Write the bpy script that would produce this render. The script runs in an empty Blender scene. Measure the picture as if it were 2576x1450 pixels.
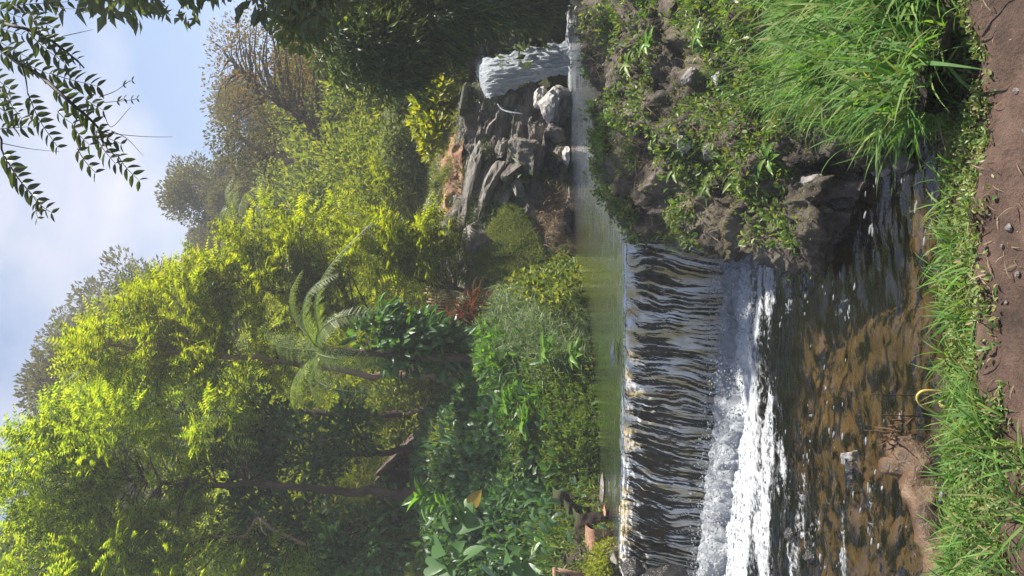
import bpy, bmesh, math, random
import numpy as np
from mathutils import Vector, Matrix
R = math.radians
rng = np.random.default_rng(7)
random.seed(7)
sc = bpy.context.scene
col = sc.collection

# ---------------------------------------------------------------- camera (a portrait shot stored on its side)
EYE = 1.6
F = 1938.0                       # focal length in pixels of a 2576 x 1450 picture
cd = bpy.data.cameras.new('camera'); cam = bpy.data.objects.new('camera', cd); col.objects.link(cam)
cd.sensor_width = 36; cd.lens = F / 2576 * 36; cd.clip_start = 0.05; cd.clip_end = 2000
cam.matrix_world = Matrix(((0, 1, 0, 0), (0, 0, -1, 0), (-1, 0, 0, EYE), (0, 0, 0, 1)))
sc.camera = cam
# ---------------------------------------------------------------- sky, sun, exposure
SUN_AZ, SUN_EL = R(80), R(54)
SUND = np.array([math.cos(SUN_EL) * math.sin(SUN_AZ), math.cos(SUN_EL) * math.cos(SUN_AZ), math.sin(SUN_EL)])
wd = bpy.data.worlds.new('World'); sc.world = wd; wd.use_nodes = True
nt = wd.node_tree; nt.nodes.clear()
def N(nt, t, **kw):
    n = nt.nodes.new(t)
    for k, v in kw.items():
        if k in n.inputs: n.inputs[k].default_value = v
        else: setattr(n, k, v)
    return n
def L(nt, a, b): nt.links.new(a, b)
sky = N(nt, 'ShaderNodeTexSky', sky_type='NISHITA', sun_disc=False, sun_elevation=SUN_EL, sun_rotation=SUN_AZ,
        air_density=1.0, dust_density=0.5, ozone_density=2.5)
tc = N(nt, 'ShaderNodeTexCoord')
mp = N(nt, 'ShaderNodeMapping'); mp.inputs['Scale'].default_value = (1.0, 1.0, 1.9); mp.inputs['Location'].default_value = (3.1, 0.4, 0.55)
cn = N(nt, 'ShaderNodeTexNoise', Scale=2.3, Detail=7.0, Roughness=0.55, Distortion=0.25)
cr = N(nt, 'ShaderNodeValToRGB'); cr.color_ramp.elements[0].position = 0.55; cr.color_ramp.elements[1].position = 0.80
mx = N(nt, 'ShaderNodeMix', data_type='RGBA')
mx.inputs['B'].default_value = (5.0, 4.9, 5.3, 1)
cs = N(nt, 'ShaderNodeMath', operation='MULTIPLY'); cs.inputs[1].default_value = 0.85
bg = N(nt, 'ShaderNodeBackground', Strength=0.068)
ou = N(nt, 'ShaderNodeOutputWorld')
L(nt, tc.outputs['Generated'], mp.inputs['Vector']); L(nt, mp.outputs[0], cn.inputs['Vector'])
cc_ = Vector((-0.08, 1.0, 0.66)).normalized()
vd = N(nt, 'ShaderNodeVectorMath', operation='DOT_PRODUCT'); vd.inputs[1].default_value = cc_
nrm_ = N(nt, 'ShaderNodeVectorMath', operation='NORMALIZE'); L(nt, tc.outputs['Generated'], nrm_.inputs[0]); L(nt, nrm_.outputs[0], vd.inputs[0])
mr = N(nt, 'ShaderNodeMapRange', interpolation_type='SMOOTHSTEP'); mr.inputs['From Min'].default_value = 0.90; mr.inputs['From Max'].default_value = 1.0; mr.inputs['To Min'].default_value = 0.0; mr.inputs['To Max'].default_value = 0.16
L(nt, vd.outputs['Value'], mr.inputs['Value'])
ca = N(nt, 'ShaderNodeMath', operation='ADD'); L(nt, cn.outputs['Fac'], ca.inputs[0]); L(nt, mr.outputs[0], ca.inputs[1]); L(nt, ca.outputs[0], cr.inputs['Fac']); L(nt, cr.outputs['Color'], cs.inputs[0]); L(nt, cs.outputs[0], mx.inputs['Factor'])
L(nt, sky.outputs[0], mx.inputs['A']); L(nt, mx.outputs['Result'], bg.inputs['Color']); L(nt, bg.outputs[0], ou.inputs['Surface'])
sl = bpy.data.lights.new('sun', 'SUN'); so = bpy.data.objects.new('sun', sl); col.objects.link(so)
sl.energy = 5.0; sl.angle = R(0.53); sl.color = (1.0, 0.93, 0.8)
so.rotation_euler = Vector(-SUND).to_track_quat('-Z', 'Y').to_euler()
vs = sc.view_settings; vs.view_transform = 'Standard'; vs.look = 'None'; vs.gamma = 1; vs.use_curve_mapping = False
vs.exposure = 1.5
sc.render.engine = 'CYCLES'
cy = sc.cycles; cy.use_denoising = True; cy.denoising_prefilter = 'NONE'; cy.use_adaptive_sampling = False; cy.max_bounces = 8; cy.transparent_max_bounces = 12; cy.diffuse_bounces = 3
cy.transmission_bounces = 4; cy.volume_bounces = 0; cy.caustics_reflective = False; cy.caustics_refractive = False
cy.sample_clamp_indirect = 6

# ---------------------------------------------------------------- helpers
UP, LP = EYE - 1.42, EYE - 2.60          # water levels of the upper and the lower pool
def W(u, v, y): return np.array([(725 - v) / F * y, y, (1288 - u) / F * y + EYE])
def ywater(u, z): return (EYE - z) * F / (u - 1288)
perm = np.concatenate([np.random.default_rng(1).permutation(256)] * 2)
grad = np.random.default_rng(2).normal(size=(256, 3)); grad /= np.linalg.norm(grad, axis=1)[:, None]
def noise(p):
    p = np.asarray(p, float); i = np.floor(p).astype(int); f = p - i; i &= 255
    w = f * f * f * (f * (f * 6 - 15) + 10); out = 0
    for dx in (0, 1):
        for dy in (0, 1):
            for dz in (0, 1):
                h = perm[perm[perm[(i[..., 0] + dx) & 255] + ((i[..., 1] + dy) & 255)] + ((i[..., 2] + dz) & 255)]
                g = grad[h]; d = f - np.array([dx, dy, dz])
                ww = (w[..., 0] if dx else 1 - w[..., 0]) * (w[..., 1] if dy else 1 - w[..., 1]) * (w[..., 2] if dz else 1 - w[..., 2])
                out = out + ww * (g * d).sum(-1)
    return out * 1.5
def fbm(p, o=4, lac=2.03, g=0.5):
    p = np.asarray(p, float); a = 1; s = 0
    for k in range(o): s = s + a * noise(p + 17.3 * k); p = p * lac; a *= g
    return s
def ridged(p, o=4, g=0.5):
    p = np.asarray(p, float); a = 1; s = 0
    for k in range(o): s = s + a * (1 - 2 * np.abs(noise(p + 9.1 * k))); p = p * 2.1; a *= g
    return s
def sstep(a, b, x): t = np.clip((x - a) / (b - a), 0, 1); return t * t * (3 - 2 * t)
def catmull(P, n):
    P = np.asarray(P, float); m = len(P); t = np.linspace(0, m - 1, n); i = np.clip(t.astype(int), 0, m - 2); f = (t - i)
    f = f.reshape((-1,) + (1,) * (P.ndim - 1))
    a, b, c, d = P[np.maximum(i - 1, 0)], P[i], P[i + 1], P[np.minimum(i + 2, m - 1)]
    return 0.5 * (2 * b + (c - a) * f + (2 * a - 5 * b + 4 * c - d) * f ** 2 + (3 * b - 3 * c + d - a) * f ** 3)
def loft(rows, n, m):
    g = catmull(np.array(rows), n); return np.swapaxes(catmull(np.swapaxes(g, 0, 1), m), 0, 1)
def gnormals(G):
    a = np.gradient(G, axis=0); b = np.gradient(G, axis=1); n = np.cross(a, b)
    return n / (np.linalg.norm(n, axis=-1, keepdims=True) + 1e-9)
def gridfaces(n, m):
    i = np.arange(n * m).reshape(n, m)
    return np.stack([i[:-1, :-1], i[1:, :-1], i[1:, 1:], i[:-1, 1:]], -1).reshape(-1, 4)
def mesh_np(name, v, f, mat=None, smooth=True, attrs=None):
    v = np.ascontiguousarray(v, np.float32).reshape(-1, 3); f = np.ascontiguousarray(f, np.int32)
    me = bpy.data.meshes.new(name); k = f.shape[1]
    me.vertices.add(len(v)); me.vertices.foreach_set('co', v.ravel())
    me.loops.add(f.size); me.loops.foreach_set('vertex_index', f.ravel())
    me.polygons.add(len(f)); me.polygons.foreach_set('loop_start', np.arange(0, f.size, k, dtype=np.int32))
    me.polygons.foreach_set('use_smooth', np.full(len(f), smooth, bool))
    if attrs:
        for an, av in attrs.items():
            at = me.attributes.new(an, 'FLOAT', 'POINT'); at.data.foreach_set('value', np.ascontiguousarray(av, np.float32).ravel())
    if mat: me.materials.append(mat)
    me.update(); me.validate(); return me
def obj(name, me, parent=None, label=None, cat=None, group=None, kind=None, loc=None):
    o = bpy.data.objects.new(name, me); col.objects.link(o)
    if parent: o.parent = parent
    if loc is not None: o.location = loc
    if label: o['label'] = label
    if cat: o['category'] = cat
    if group: o['group'] = group
    if kind: o['kind'] = kind
    return o
def thing(name, loc, label, cat, group=None):
    return obj(name, None, None, label, cat, group, None, loc)
def unit(a): a = np.asarray(a, float); return a / (np.linalg.norm(a, axis=-1, keepdims=True) + 1e-9)
def frames(d, up):
    x = unit(d); y = unit(np.cross(up, x)); z = np.cross(x, y); return np.stack([x, y, z], -1)   # columns
def inst(tv, tf, pos, Rm, s):
    s = np.asarray(s, float)
    if s.ndim == 1: s = s[:, None]
    P = np.einsum('nij,nkj->nki', Rm, tv[None] * s[:, None, :]) + pos[:, None, :]
    Fc = (tf[None] + (np.arange(len(pos)) * len(tv))[:, None, None]).reshape(-1, tf.shape[1])
    return P.reshape(-1, 3), Fc
def join(parts):
    V, Fc, o = [], [], 0
    for v, f in parts: V.append(v.reshape(-1, 3)); Fc.append(f + o); o += len(V[-1])
    return np.concatenate(V), np.concatenate(Fc)
def tube(pts, rad, k=7, n=None):
    pts = np.asarray(pts, float); rad = np.asarray(rad, float)
    if n: pts, rad = catmull(pts, n), np.interp(np.linspace(0, 1, n), np.linspace(0, 1, len(rad)), rad)
    t = unit(np.gradient(pts, axis=0)); ref = np.array([0.31, 0.17, 0.93]) if abs(t[0][2]) < 0.8 else np.array([0.9, 0.3, 0.1])
    a = unit(np.cross(t, ref)); b = np.cross(t, a); th = np.linspace(0, 2 * np.pi, k, endpoint=False)
    V = pts[:, None] + rad[:, None, None] * (np.cos(th)[None, :, None] * a[:, None] + np.sin(th)[None, :, None] * b[:, None])
    i = np.arange(len(pts) * k).reshape(len(pts), k); j = np.roll(i, -1, 1)
    fc = np.stack([i[:-1], i[1:], j[1:], j[:-1]], -1).reshape(-1, 4)
    V = np.concatenate([V.reshape(-1, 3), pts[:1], pts[-1:]]); c0, c1 = len(V) - 2, len(V) - 1
    cap = np.concatenate([np.stack([i[0], j[0], np.full(k, c0), np.full(k, c0)], -1), np.stack([j[-1], i[-1], np.full(k, c1), np.full(k, c1)], -1)])
    return V, np.concatenate([fc, cap])
def quads2tris(f):
    t = np.concatenate([f[:, [0, 1, 2]], f[:, [0, 2, 3]]]); return t[(t[:, 0] != t[:, 1]) & (t[:, 1] != t[:, 2]) & (t[:, 0] != t[:, 2])]
def tubemesh(name, tubes, mat):
    v, f = join([(a, quads2tris(b)) for a, b in tubes]); return mesh_np(name, v, f, mat)
def box(a, b):
    a, b = np.minimum(a, b), np.maximum(a, b)
    v = np.array([[x, y, z] for x in (a[0], b[0]) for y in (a[1], b[1]) for z in (a[2], b[2])])
    return v, np.array([[0, 1, 3, 2], [4, 6, 7, 5], [0, 4, 5, 1], [2, 3, 7, 6], [0, 2, 6, 4], [1, 5, 7, 3]])

# ---------------------------------------------------------------- materials
def newmat(name):
    m = bpy.data.materials.new(name); m.use_nodes = True; t = m.node_tree; t.nodes.clear()
    return m, t, N(t, 'ShaderNodeOutputMaterial')
def ramp(t, fac, stops):
    r = N(t, 'ShaderNodeValToRGB'); e = r.color_ramp.elements
    while len(e) < len(stops): e.new(0.5)
    for k, (p, c) in enumerate(stops): e[k].position = p; e[k].color = (*c, 1)
    L(t, fac, r.inputs['Fac']); return r.outputs['Color']
def leafmat(name, cols, trans=0.4, rough=0.45, tcol=None, spec=0.4):
    m, t, o = newmat(name)
    g = N(t, 'ShaderNodeNewGeometry'); c = ramp(t, g.outputs['Random Per Island'], [(k / max(1, len(cols) - 1), x) for k, x in enumerate(cols)])
    p = N(t, 'ShaderNodeBsdfPrincipled', Roughness=rough); p.inputs['Specular IOR Level'].default_value = spec
    L(t, c, p.inputs['Base Color'])
    tr = N(t, 'ShaderNodeBsdfTranslucent')
    mx = N(t, 'ShaderNodeMix', data_type='RGBA', blend_type='MULTIPLY', Factor=1.0)
    L(t, c, mx.inputs['A']); mx.inputs['B'].default_value = (*(tcol or (2.6, 2.2, 0.9)), 1)
    L(t, mx.outputs['Result'], tr.inputs['Color'])
    ms = N(t, 'ShaderNodeMixShader', Fac=trans); L(t, p.outputs[0], ms.inputs[1]); L(t, tr.outputs[0], ms.inputs[2])
    L(t, ms.outputs[0], o.inputs['Surface']); return m
def groundmat(name, stops, scale=2.0, bump=0.5, rough=0.9, fine=40, stretch=(1, 1, 1), bdist=0.03, spec=0.3, extra=None):
    m, t, o = newmat(name)
    tcn = N(t, 'ShaderNodeTexCoord'); mpn = N(t, 'ShaderNodeMapping'); mpn.inputs['Scale'].default_value = stretch
    L(t, tcn.outputs['Object'], mpn.inputs['Vector'])
    n1 = N(t, 'ShaderNodeTexNoise', Scale=scale, Detail=9.0, Roughness=0.68); L(t, mpn.outputs[0], n1.inputs['Vector'])
    c = ramp(t, n1.outputs['Fac'], stops)
    n2 = N(t, 'ShaderNodeTexNoise', Scale=fine, Detail=6.0, Roughness=0.7); L(t, mpn.outputs[0], n2.inputs['Vector'])
    hv = N(t, 'ShaderNodeMix', data_type='RGBA', blend_type='OVERLAY', Factor=0.55); L(t, c, hv.inputs['A']); L(t, n2.outputs['Fac'], hv.inputs['B'])
    cc = hv.outputs['Result']
    if extra: cc = extra(t, cc, tcn)
    p = N(t, 'ShaderNodeBsdfPrincipled', Roughness=rough); p.inputs['Specular IOR Level'].default_value = spec
    L(t, cc, p.inputs['Base Color'])
    ad = N(t, 'ShaderNodeMath', operation='ADD'); L(t, n1.outputs['Fac'], ad.inputs[0]); L(t, n2.outputs['Fac'], ad.inputs[1])
    b = N(t, 'ShaderNodeBump', Strength=bump, Distance=bdist); L(t, ad.outputs[0], b.inputs['Height']); L(t, b.outputs[0], p.inputs['Normal'])
    L(t, p.outputs[0], o.inputs['Surface']); return m
def moss(colr, lo=0.5, hi=0.62, sc_=1.7, up=0.25):
    def ex(t, c, tcn):
        n = N(t, 'ShaderNodeTexNoise', Scale=sc_, Detail=7.0, Roughness=0.65); L(t, tcn.outputs['Object'], n.inputs['Vector'])
        g = N(t, 'ShaderNodeNewGeometry'); sp = N(t, 'ShaderNodeSeparateXYZ'); L(t, g.outputs['Normal'], sp.inputs[0])
        ma = N(t, 'ShaderNodeMath', operation='MULTIPLY_ADD'); L(t, sp.outputs['Z'], ma.inputs[0]); ma.inputs[1].default_value = up; L(t, n.outputs['Fac'], ma.inputs[2])
        f = ramp(t, ma.outputs[0], [(lo, (0, 0, 0)), (hi, (1, 1, 1))])
        mx = N(t, 'ShaderNodeMix', data_type='RGBA'); L(t, f, mx.inputs['Factor']); L(t, c, mx.inputs['A']); mx.inputs['B'].default_value = (*colr, 1)
        return mx.outputs['Result']
    return ex
M = {}
M['dirt'] = groundmat('dirt', [(0.3, (0.028, 0.018, 0.013)), (0.5, (0.078, 0.047, 0.036)), (0.72, (0.14, 0.09, 0.07))], 3.5, 0.9, 0.85, 55, bdist=0.02)
M['soil'] = groundmat('soil', [(0.3, (0.02, 0.014, 0.010)), (0.55, (0.06, 0.042, 0.030)), (0.75, (0.12, 0.085, 0.06))], 2.5, 0.9, 0.9, 30,
                      extra=moss((0.035, 0.05, 0.012), 0.62, 0.8))
M['bankrock'] = groundmat('bank_rock', [(0.30, (0.016, 0.013, 0.011)), (0.45, (0.07, 0.056, 0.046)), (0.58, (0.18, 0.15, 0.125)), (0.72, (0.38, 0.34, 0.30))], 2.6, 1.0, 0.85, 30,
                          bdist=0.06, extra=moss((0.075, 0.072, 0.018), 0.62, 0.78, 1.3, 0.14))
M['cliff'] = groundmat('cliff_rock', [(0.3, (0.027, 0.024, 0.024)), (0.48, (0.121, 0.108, 0.101)), (0.62, (0.284, 0.257, 0.236)), (0.8, (0.459, 0.419, 0.378))], 1.4, 1.0, 0.8, 14, (1, 1, 2.2),
                       bdist=0.08, extra=moss((0.03, 0.042, 0.012), 0.68, 0.85, 0.9))
M['rock'] = groundmat('grey_rock', [(0.3, (0.05, 0.045, 0.045)), (0.5, (0.16, 0.145, 0.14)), (0.7, (0.32, 0.30, 0.285))], 2.2, 0.8, 0.75, 18, bdist=0.05)
M['slab'] = groundmat('slab_rock', [(0.3, (0.058, 0.052, 0.049)), (0.5, (0.195, 0.176, 0.163)), (0.7, (0.351, 0.325, 0.305))], 2.0, 0.9, 0.8, 15, (1, 1, 3), bdist=0.05)
M['palerock'] = groundmat('pale_rock', [(0.3, (0.16, 0.15, 0.155)), (0.5, (0.36, 0.345, 0.345)), (0.7, (0.52, 0.50, 0.49))], 2.4, 0.7, 0.65, 16, bdist=0.04)
M['wetrock'] = groundmat('wet_rock', [(0.3, (0.008, 0.008, 0.01)), (0.55, (0.03, 0.028, 0.03)), (0.75, (0.08, 0.075, 0.075))], 3, 0.9, 0.25, 22, bdist=0.03, spec=0.6)
M['redearth'] = groundmat('red_earth', [(0.3, (0.10, 0.05, 0.03)), (0.5, (0.24, 0.13, 0.085)), (0.7, (0.42, 0.27, 0.19))], 2.5, 0.8, 0.9, 24)
M['bed'] = groundmat('stream_bed', [(0.28, (0.028, 0.023, 0.013)), (0.44, (0.054, 0.042, 0.024)), (0.58, (0.078, 0.057, 0.032)), (0.78, (0.13, 0.080, 0.042))], 1.1, 0.5, 0.7, 16)
M['deepbed'] = groundmat('deep_bed', [(0.3, (0.07, 0.062, 0.054)), (0.7, (0.17, 0.145, 0.115))], 0.8, 0.3, 0.8, 12)
M['bark'] = groundmat('bark', [(0.3, (0.02, 0.014, 0.011)), (0.6, (0.085, 0.055, 0.043)), (0.8, (0.19, 0.13, 0.105))], 6, 0.8, 0.85, 40, (1, 1, 0.25))
M['palebark'] = groundmat('pale_bark', [(0.3, (0.12, 0.08, 0.06)), (0.6, (0.28, 0.19, 0.14)), (0.8, (0.45, 0.33, 0.26))], 5, 0.6, 0.8, 30, (1, 1, 0.2))
M['greybark'] = groundmat('grey_bark', [(0.3, (0.05, 0.04, 0.035)), (0.7, (0.15, 0.12, 0.10))], 4, 0.6, 0.85, 30, (1, 1, 0.25))
M['log'] = groundmat('wet_log', [(0.3, (0.03, 0.018, 0.010)), (0.5, (0.11, 0.062, 0.032)), (0.7, (0.27, 0.19, 0.13))], 5, 1.0, 0.35, 18, (1, 0.4, 1), spec=0.5)
M['floor'] = groundmat('forest_floor', [(0.3, (0.014, 0.014, 0.006)), (0.55, (0.038, 0.042, 0.014)), (0.8, (0.085, 0.075, 0.035))], 0.9, 0.8, 0.95, 9)
M['wood'] = groundmat('weathered_wood', [(0.3, (0.05, 0.028, 0.018)), (0.6, (0.14, 0.075, 0.05)), (0.8, (0.25, 0.15, 0.10))], 6, 0.5, 0.8, 40, (1, 1, 0.3))
M['bamboo'] = groundmat('bamboo', [(0.3, (0.18, 0.11, 0.06)), (0.7, (0.42, 0.27, 0.17))], 6, 0.4, 0.6, 30)
M['roof'] = groundmat('roof_shingle', [(0.3, (0.03, 0.02, 0.016)), (0.7, (0.12, 0.085, 0.07))], 5, 0.7, 0.85, 30)
M['rust'] = groundmat('rusty_pipe', [(0.3, (0.16, 0.08, 0.055)), (0.6, (0.32, 0.19, 0.14)), (0.8, (0.45, 0.31, 0.25))], 9, 0.4, 0.6, 60)
M['bluebag'] = groundmat('blue_plastic', [(0.3, (0.02, 0.07, 0.16)), (0.7, (0.06, 0.20, 0.36))], 8, 0.5, 0.4, 20)
M['whitebag'] = groundmat('white_plastic', [(0.3, (0.5, 0.5, 0.5)), (0.7, (0.8, 0.8, 0.8))], 8, 0.3, 0.4, 20)
M['hose'] = groundmat('yellow_hose', [(0.3, (0.28, 0.22, 0.05)), (0.7, (0.5, 0.42, 0.12))], 9, 0.3, 0.45, 40)
M['wirem'] = groundmat('dark_twig', [(0.3, (0.012, 0.009, 0.007)), (0.7, (0.04, 0.03, 0.024))], 9, 0.3, 0.7, 40)
# leaves
M['mimosa'] = leafmat('mimosa_leaf', [(0.020, 0.035, 0.009), (0.076, 0.113, 0.010), (0.164, 0.216, 0.015), (0.265, 0.292, 0.020), (0.113, 0.164, 0.015), (0.316, 0.292, 0.025)], 0.58, 0.5, (2.0, 1.95, 0.5))
M['mimosa2'] = leafmat('mimosa_leaf_green', [(0.023, 0.047, 0.013), (0.083, 0.153, 0.023), (0.174, 0.281, 0.029), (0.281, 0.340, 0.038), (0.140, 0.234, 0.034)], 0.56, 0.5, (2.2, 1.9, 0.45))
M['bush'] = leafmat('bush_leaf', [(0.048, 0.088, 0.019), (0.104, 0.160, 0.029), (0.176, 0.208, 0.040), (0.080, 0.136, 0.032)], 0.4, 0.5)
M['glossy'] = leafmat('glossy_leaf', [(0.026, 0.057, 0.026), (0.051, 0.115, 0.041), (0.077, 0.166, 0.051)], 0.28, 0.42, (2.2, 2.3, 0.7), 0.4)
M['haze1'] = leafmat('eucalypt_leaf', [(0.036, 0.045, 0.022), (0.061, 0.069, 0.032), (0.081, 0.081, 0.040)], 0.35, 0.5)
M['rusty'] = leafmat('rusty_leaf', [(0.07, 0.075, 0.035), (0.10, 0.095, 0.045), (0.13, 0.10, 0.045), (0.15, 0.09, 0.045), (0.08, 0.085, 0.04)], 0.35, 0.6)
M['darkleaf'] = leafmat('dark_leaf', [(0.036, 0.066, 0.026), (0.065, 0.108, 0.036), (0.103, 0.154, 0.046)], 0.25, 0.45)
M['grass'] = leafmat('grass_blade', [(0.044, 0.106, 0.022), (0.075, 0.175, 0.031), (0.125, 0.237, 0.044), (0.062, 0.150, 0.037), (0.175, 0.250, 0.062), (0.06, 0.13, 0.03), (0.24, 0.21, 0.10)], 0.35, 0.6, (1.8, 1.9, 0.7), 0.2)
M['grassdk'] = leafmat('bank_grass', [(0.054, 0.101, 0.034), (0.095, 0.162, 0.054), (0.135, 0.203, 0.074), (0.203, 0.216, 0.095)], 0.35, 0.45, (1.8, 1.9, 0.8))
M['herb'] = leafmat('herb_leaf', [(0.053, 0.105, 0.021), (0.090, 0.158, 0.030), (0.150, 0.210, 0.045), (0.075, 0.135, 0.030), (0.240, 0.240, 0.045)], 0.35, 0.45, (1.8, 1.9, 0.7))
M['clover'] = leafmat('clover_leaf', [(0.062, 0.125, 0.025), (0.112, 0.188, 0.044), (0.175, 0.237, 0.062), (0.213, 0.188, 0.075), (0.100, 0.163, 0.037)], 0.3, 0.5, (1.7, 1.8, 0.7))
M['mossleaf'] = leafmat('moss_leaf', [(0.075, 0.106, 0.025), (0.112, 0.150, 0.037), (0.163, 0.188, 0.050), (0.213, 0.200, 0.062)], 0.35, 0.6, (1.6, 1.6, 0.8))
M['lime'] = leafmat('sunlit_leaf', [(0.12, 0.17, 0.012), (0.20, 0.23, 0.02), (0.26, 0.26, 0.03)], 0.45, 0.5, (1.9, 1.8, 0.5))  # yellow of sunlit foliage put into the leaf colour
M['drygrass'] = leafmat('dry_stem', [(0.10, 0.075, 0.045), (0.18, 0.13, 0.08), (0.25, 0.19, 0.12), (0.08, 0.055, 0.035)], 0.2, 0.7, (1.5, 1.3, 1.0))
M['fern'] = leafmat('fern_frond', [(0.060, 0.108, 0.026), (0.120, 0.174, 0.048), (0.192, 0.228, 0.072)], 0.4, 0.45, (1.9, 1.9, 0.8))
M['treefern'] = leafmat('tree_fern_frond', [(0.08, 0.11, 0.05), (0.13, 0.16, 0.075), (0.19, 0.21, 0.10)], 0.4, 0.4, (1.8, 1.8, 0.8))
M['taro'] = leafmat('taro_leaf', [(0.054, 0.114, 0.042), (0.084, 0.168, 0.054)], 0.35, 0.35, (2.0, 2.4, 0.6), 0.5)
M['yellowleaf'] = leafmat('yellow_leaf', [(0.42, 0.27, 0.04), (0.42, 0.27, 0.04)], 0.4, 0.5, (1.5, 1.3, 0.6))
M['bright'] = leafmat('bright_leaf', [(0.09, 0.19, 0.03), (0.13, 0.24, 0.04)], 0.4, 0.4, (1.8, 2.0, 0.5))
M['redleaf'] = leafmat('red_leaf', [(0.035, 0.018, 0.012), (0.07, 0.026, 0.016), (0.13, 0.05, 0.02), (0.04, 0.035, 0.014)], 0.35, 0.45, (2, 1.4, 0.8))
M['hang'] = leafmat('hanging_leaf', [(0.036, 0.054, 0.022), (0.060, 0.078, 0.030)], 0.35, 0.45, (1.8, 1.9, 0.7))
def watermat(name, tint, refl=1.5, bscale=(9, 5, 9), bstr=0.5, rough=0.03, foam=True, foamscale=9, fcol=(0.56, 0.58, 0.62), fstretch=(1, 1, 1), bd=0.03, fcol2=None, fr_=(0.86, 1.0)):
    m, t, o = newmat(name)
    tcn = N(t, 'ShaderNodeTexCoord'); mpn = N(t, 'ShaderNodeMapping'); mpn.inputs['Scale'].default_value = bscale; L(t, tcn.outputs['Object'], mpn.inputs['Vector'])
    n1 = N(t, 'ShaderNodeTexNoise', Scale=1.0, Detail=4.0, Roughness=0.55, Distortion=0.4); L(t, mpn.outputs[0], n1.inputs['Vector'])
    b = N(t, 'ShaderNodeBump', Strength=bstr, Distance=bd); L(t, n1.outputs['Fac'], b.inputs['Height'])
    tr = N(t, 'ShaderNodeBsdfTransparent'); tr.inputs['Color'].default_value = (*tint, 1)
    gl = N(t, 'ShaderNodeBsdfGlossy', Roughness=rough); gl.inputs['Color'].default_value = (1, 1, 1, 1); L(t, b.outputs[0], gl.inputs['Normal'])
    fr = N(t, 'ShaderNodeFresnel', IOR=refl); L(t, b.outputs[0], fr.inputs['Normal'])
    ms = N(t, 'ShaderNodeMixShader'); L(t, fr.outputs[0], ms.inputs[0]); L(t, tr.outputs[0], ms.inputs[1]); L(t, gl.outputs[0], ms.inputs[2])
    res = ms.outputs[0]
    if foam:
        at = N(t, 'ShaderNodeAttribute', attribute_name='foam')
        mp2 = N(t, 'ShaderNodeMapping'); mp2.inputs['Scale'].default_value = fstretch; L(t, tcn.outputs['Object'], mp2.inputs['Vector'])
        n2 = N(t, 'ShaderNodeTexNoise', Scale=foamscale, Detail=8.0, Roughness=0.72, Distortion=0.7); L(t, mp2.outputs[0], n2.inputs['Vector'])
        ad = N(t, 'ShaderNodeMath', operation='ADD'); L(t, at.outputs['Fac'], ad.inputs[0]); L(t, n2.outputs['Fac'], ad.inputs[1])
        fa = ramp(t, ad.outputs[0], [(fr_[0], (0, 0, 0)), (fr_[1], (1, 1, 1))])
        df = N(t, 'ShaderNodeBsdfPrincipled', Roughness=0.55); df.inputs['Base Color'].default_value = (*fcol, 1)
        if fcol2:
            n3 = N(t, 'ShaderNodeTexNoise', Scale=3.0, Detail=4.0, Roughness=0.6); L(t, mp2.outputs[0], n3.inputs['Vector'])
            L(t, ramp(t, n3.outputs['Fac'], [(0.40, fcol), (0.62, fcol2)]), df.inputs['Base Color'])
        b2 = N(t, 'ShaderNodeBump', Strength=0.8, Distance=0.04); L(t, n2.outputs['Fac'], b2.inputs['Height']); L(t, b2.outputs[0], df.inputs['Normal'])
        m2 = N(t, 'ShaderNodeMixShader'); L(t, fa, m2.inputs[0]); L(t, res, m2.inputs[1]); L(t, df.outputs[0], m2.inputs[2]); res = m2.outputs[0]
    L(t, res, o.inputs['Surface']); return m
M['pool'] = watermat('brown_pool_water', (0.90, 0.80, 0.62), 1.65, (4.5, 11, 8), 0.6, 0.04, True, 14, fcol=(0.42, 0.44, 0.48), fr_=(0.80, 1.16))
M['upper'] = watermat('calm_water', (0.55, 0.49, 0.38), 1.5, (1.6, 22, 3), 0.8, 0.06, True, 9, fstretch=(0.8, 2.5, 1), bd=0.038)
M['film'] = watermat('falling_water_film', (0.80, 0.72, 0.56), 1.36, (30, 4, 4), 0.6, 0.12, True, 34, (0.70, 0.71, 0.73), (2.6, 1, 0.30), fcol2=(0.50, 0.39, 0.18), fr_=(0.80, 1.10))
M['weirwall'] = groundmat('weir_wall', [(0.3, (0.014, 0.014, 0.017)), (0.52, (0.045, 0.036, 0.028)), (0.7, (0.15, 0.095, 0.045))], 2.2, 0.9, 0.35, 16, (1, 1, 0.6), bdist=0.04, spec=0.5)
def foammat(name, c, sc_=9, st=(1, 1, 1)):
    m, t, o = newmat(name); tcn = N(t, 'ShaderNodeTexCoord'); mpn = N(t, 'ShaderNodeMapping'); mpn.inputs['Scale'].default_value = st; L(t, tcn.outputs['Object'], mpn.inputs['Vector'])
    n = N(t, 'ShaderNodeTexNoise', Scale=sc_, Detail=8.0, Roughness=0.7, Distortion=0.8); L(t, mpn.outputs[0], n.inputs['Vector'])
    cc = ramp(t, n.outputs['Fac'], [(0.3, tuple(x * 0.62 for x in c)), (0.5, c), (0.7, (0.74, 0.76, 0.80))])
    p = N(t, 'ShaderNodeBsdfPrincipled', Roughness=0.5); L(t, cc, p.inputs['Base Color'])
    b = N(t, 'ShaderNodeBump', Strength=1.0, Distance=0.06); L(t, n.outputs['Fac'], b.inputs['Height']); L(t, b.outputs[0], p.inputs['Normal'])
    tl = N(t, 'ShaderNodeBsdfTranslucent'); tl.inputs['Color'].default_value = (0.85, 0.87, 0.9, 1)
    ms = N(t, 'ShaderNodeMixShader', Fac=0.3); L(t, p.outputs[0], ms.inputs[1]); L(t, tl.outputs[0], ms.inputs[2]); L(t, ms.outputs[0], o.inputs['Surface']); return m
M['foam'] = foammat('white_foam', (0.38, 0.41, 0.46), 12)
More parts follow.
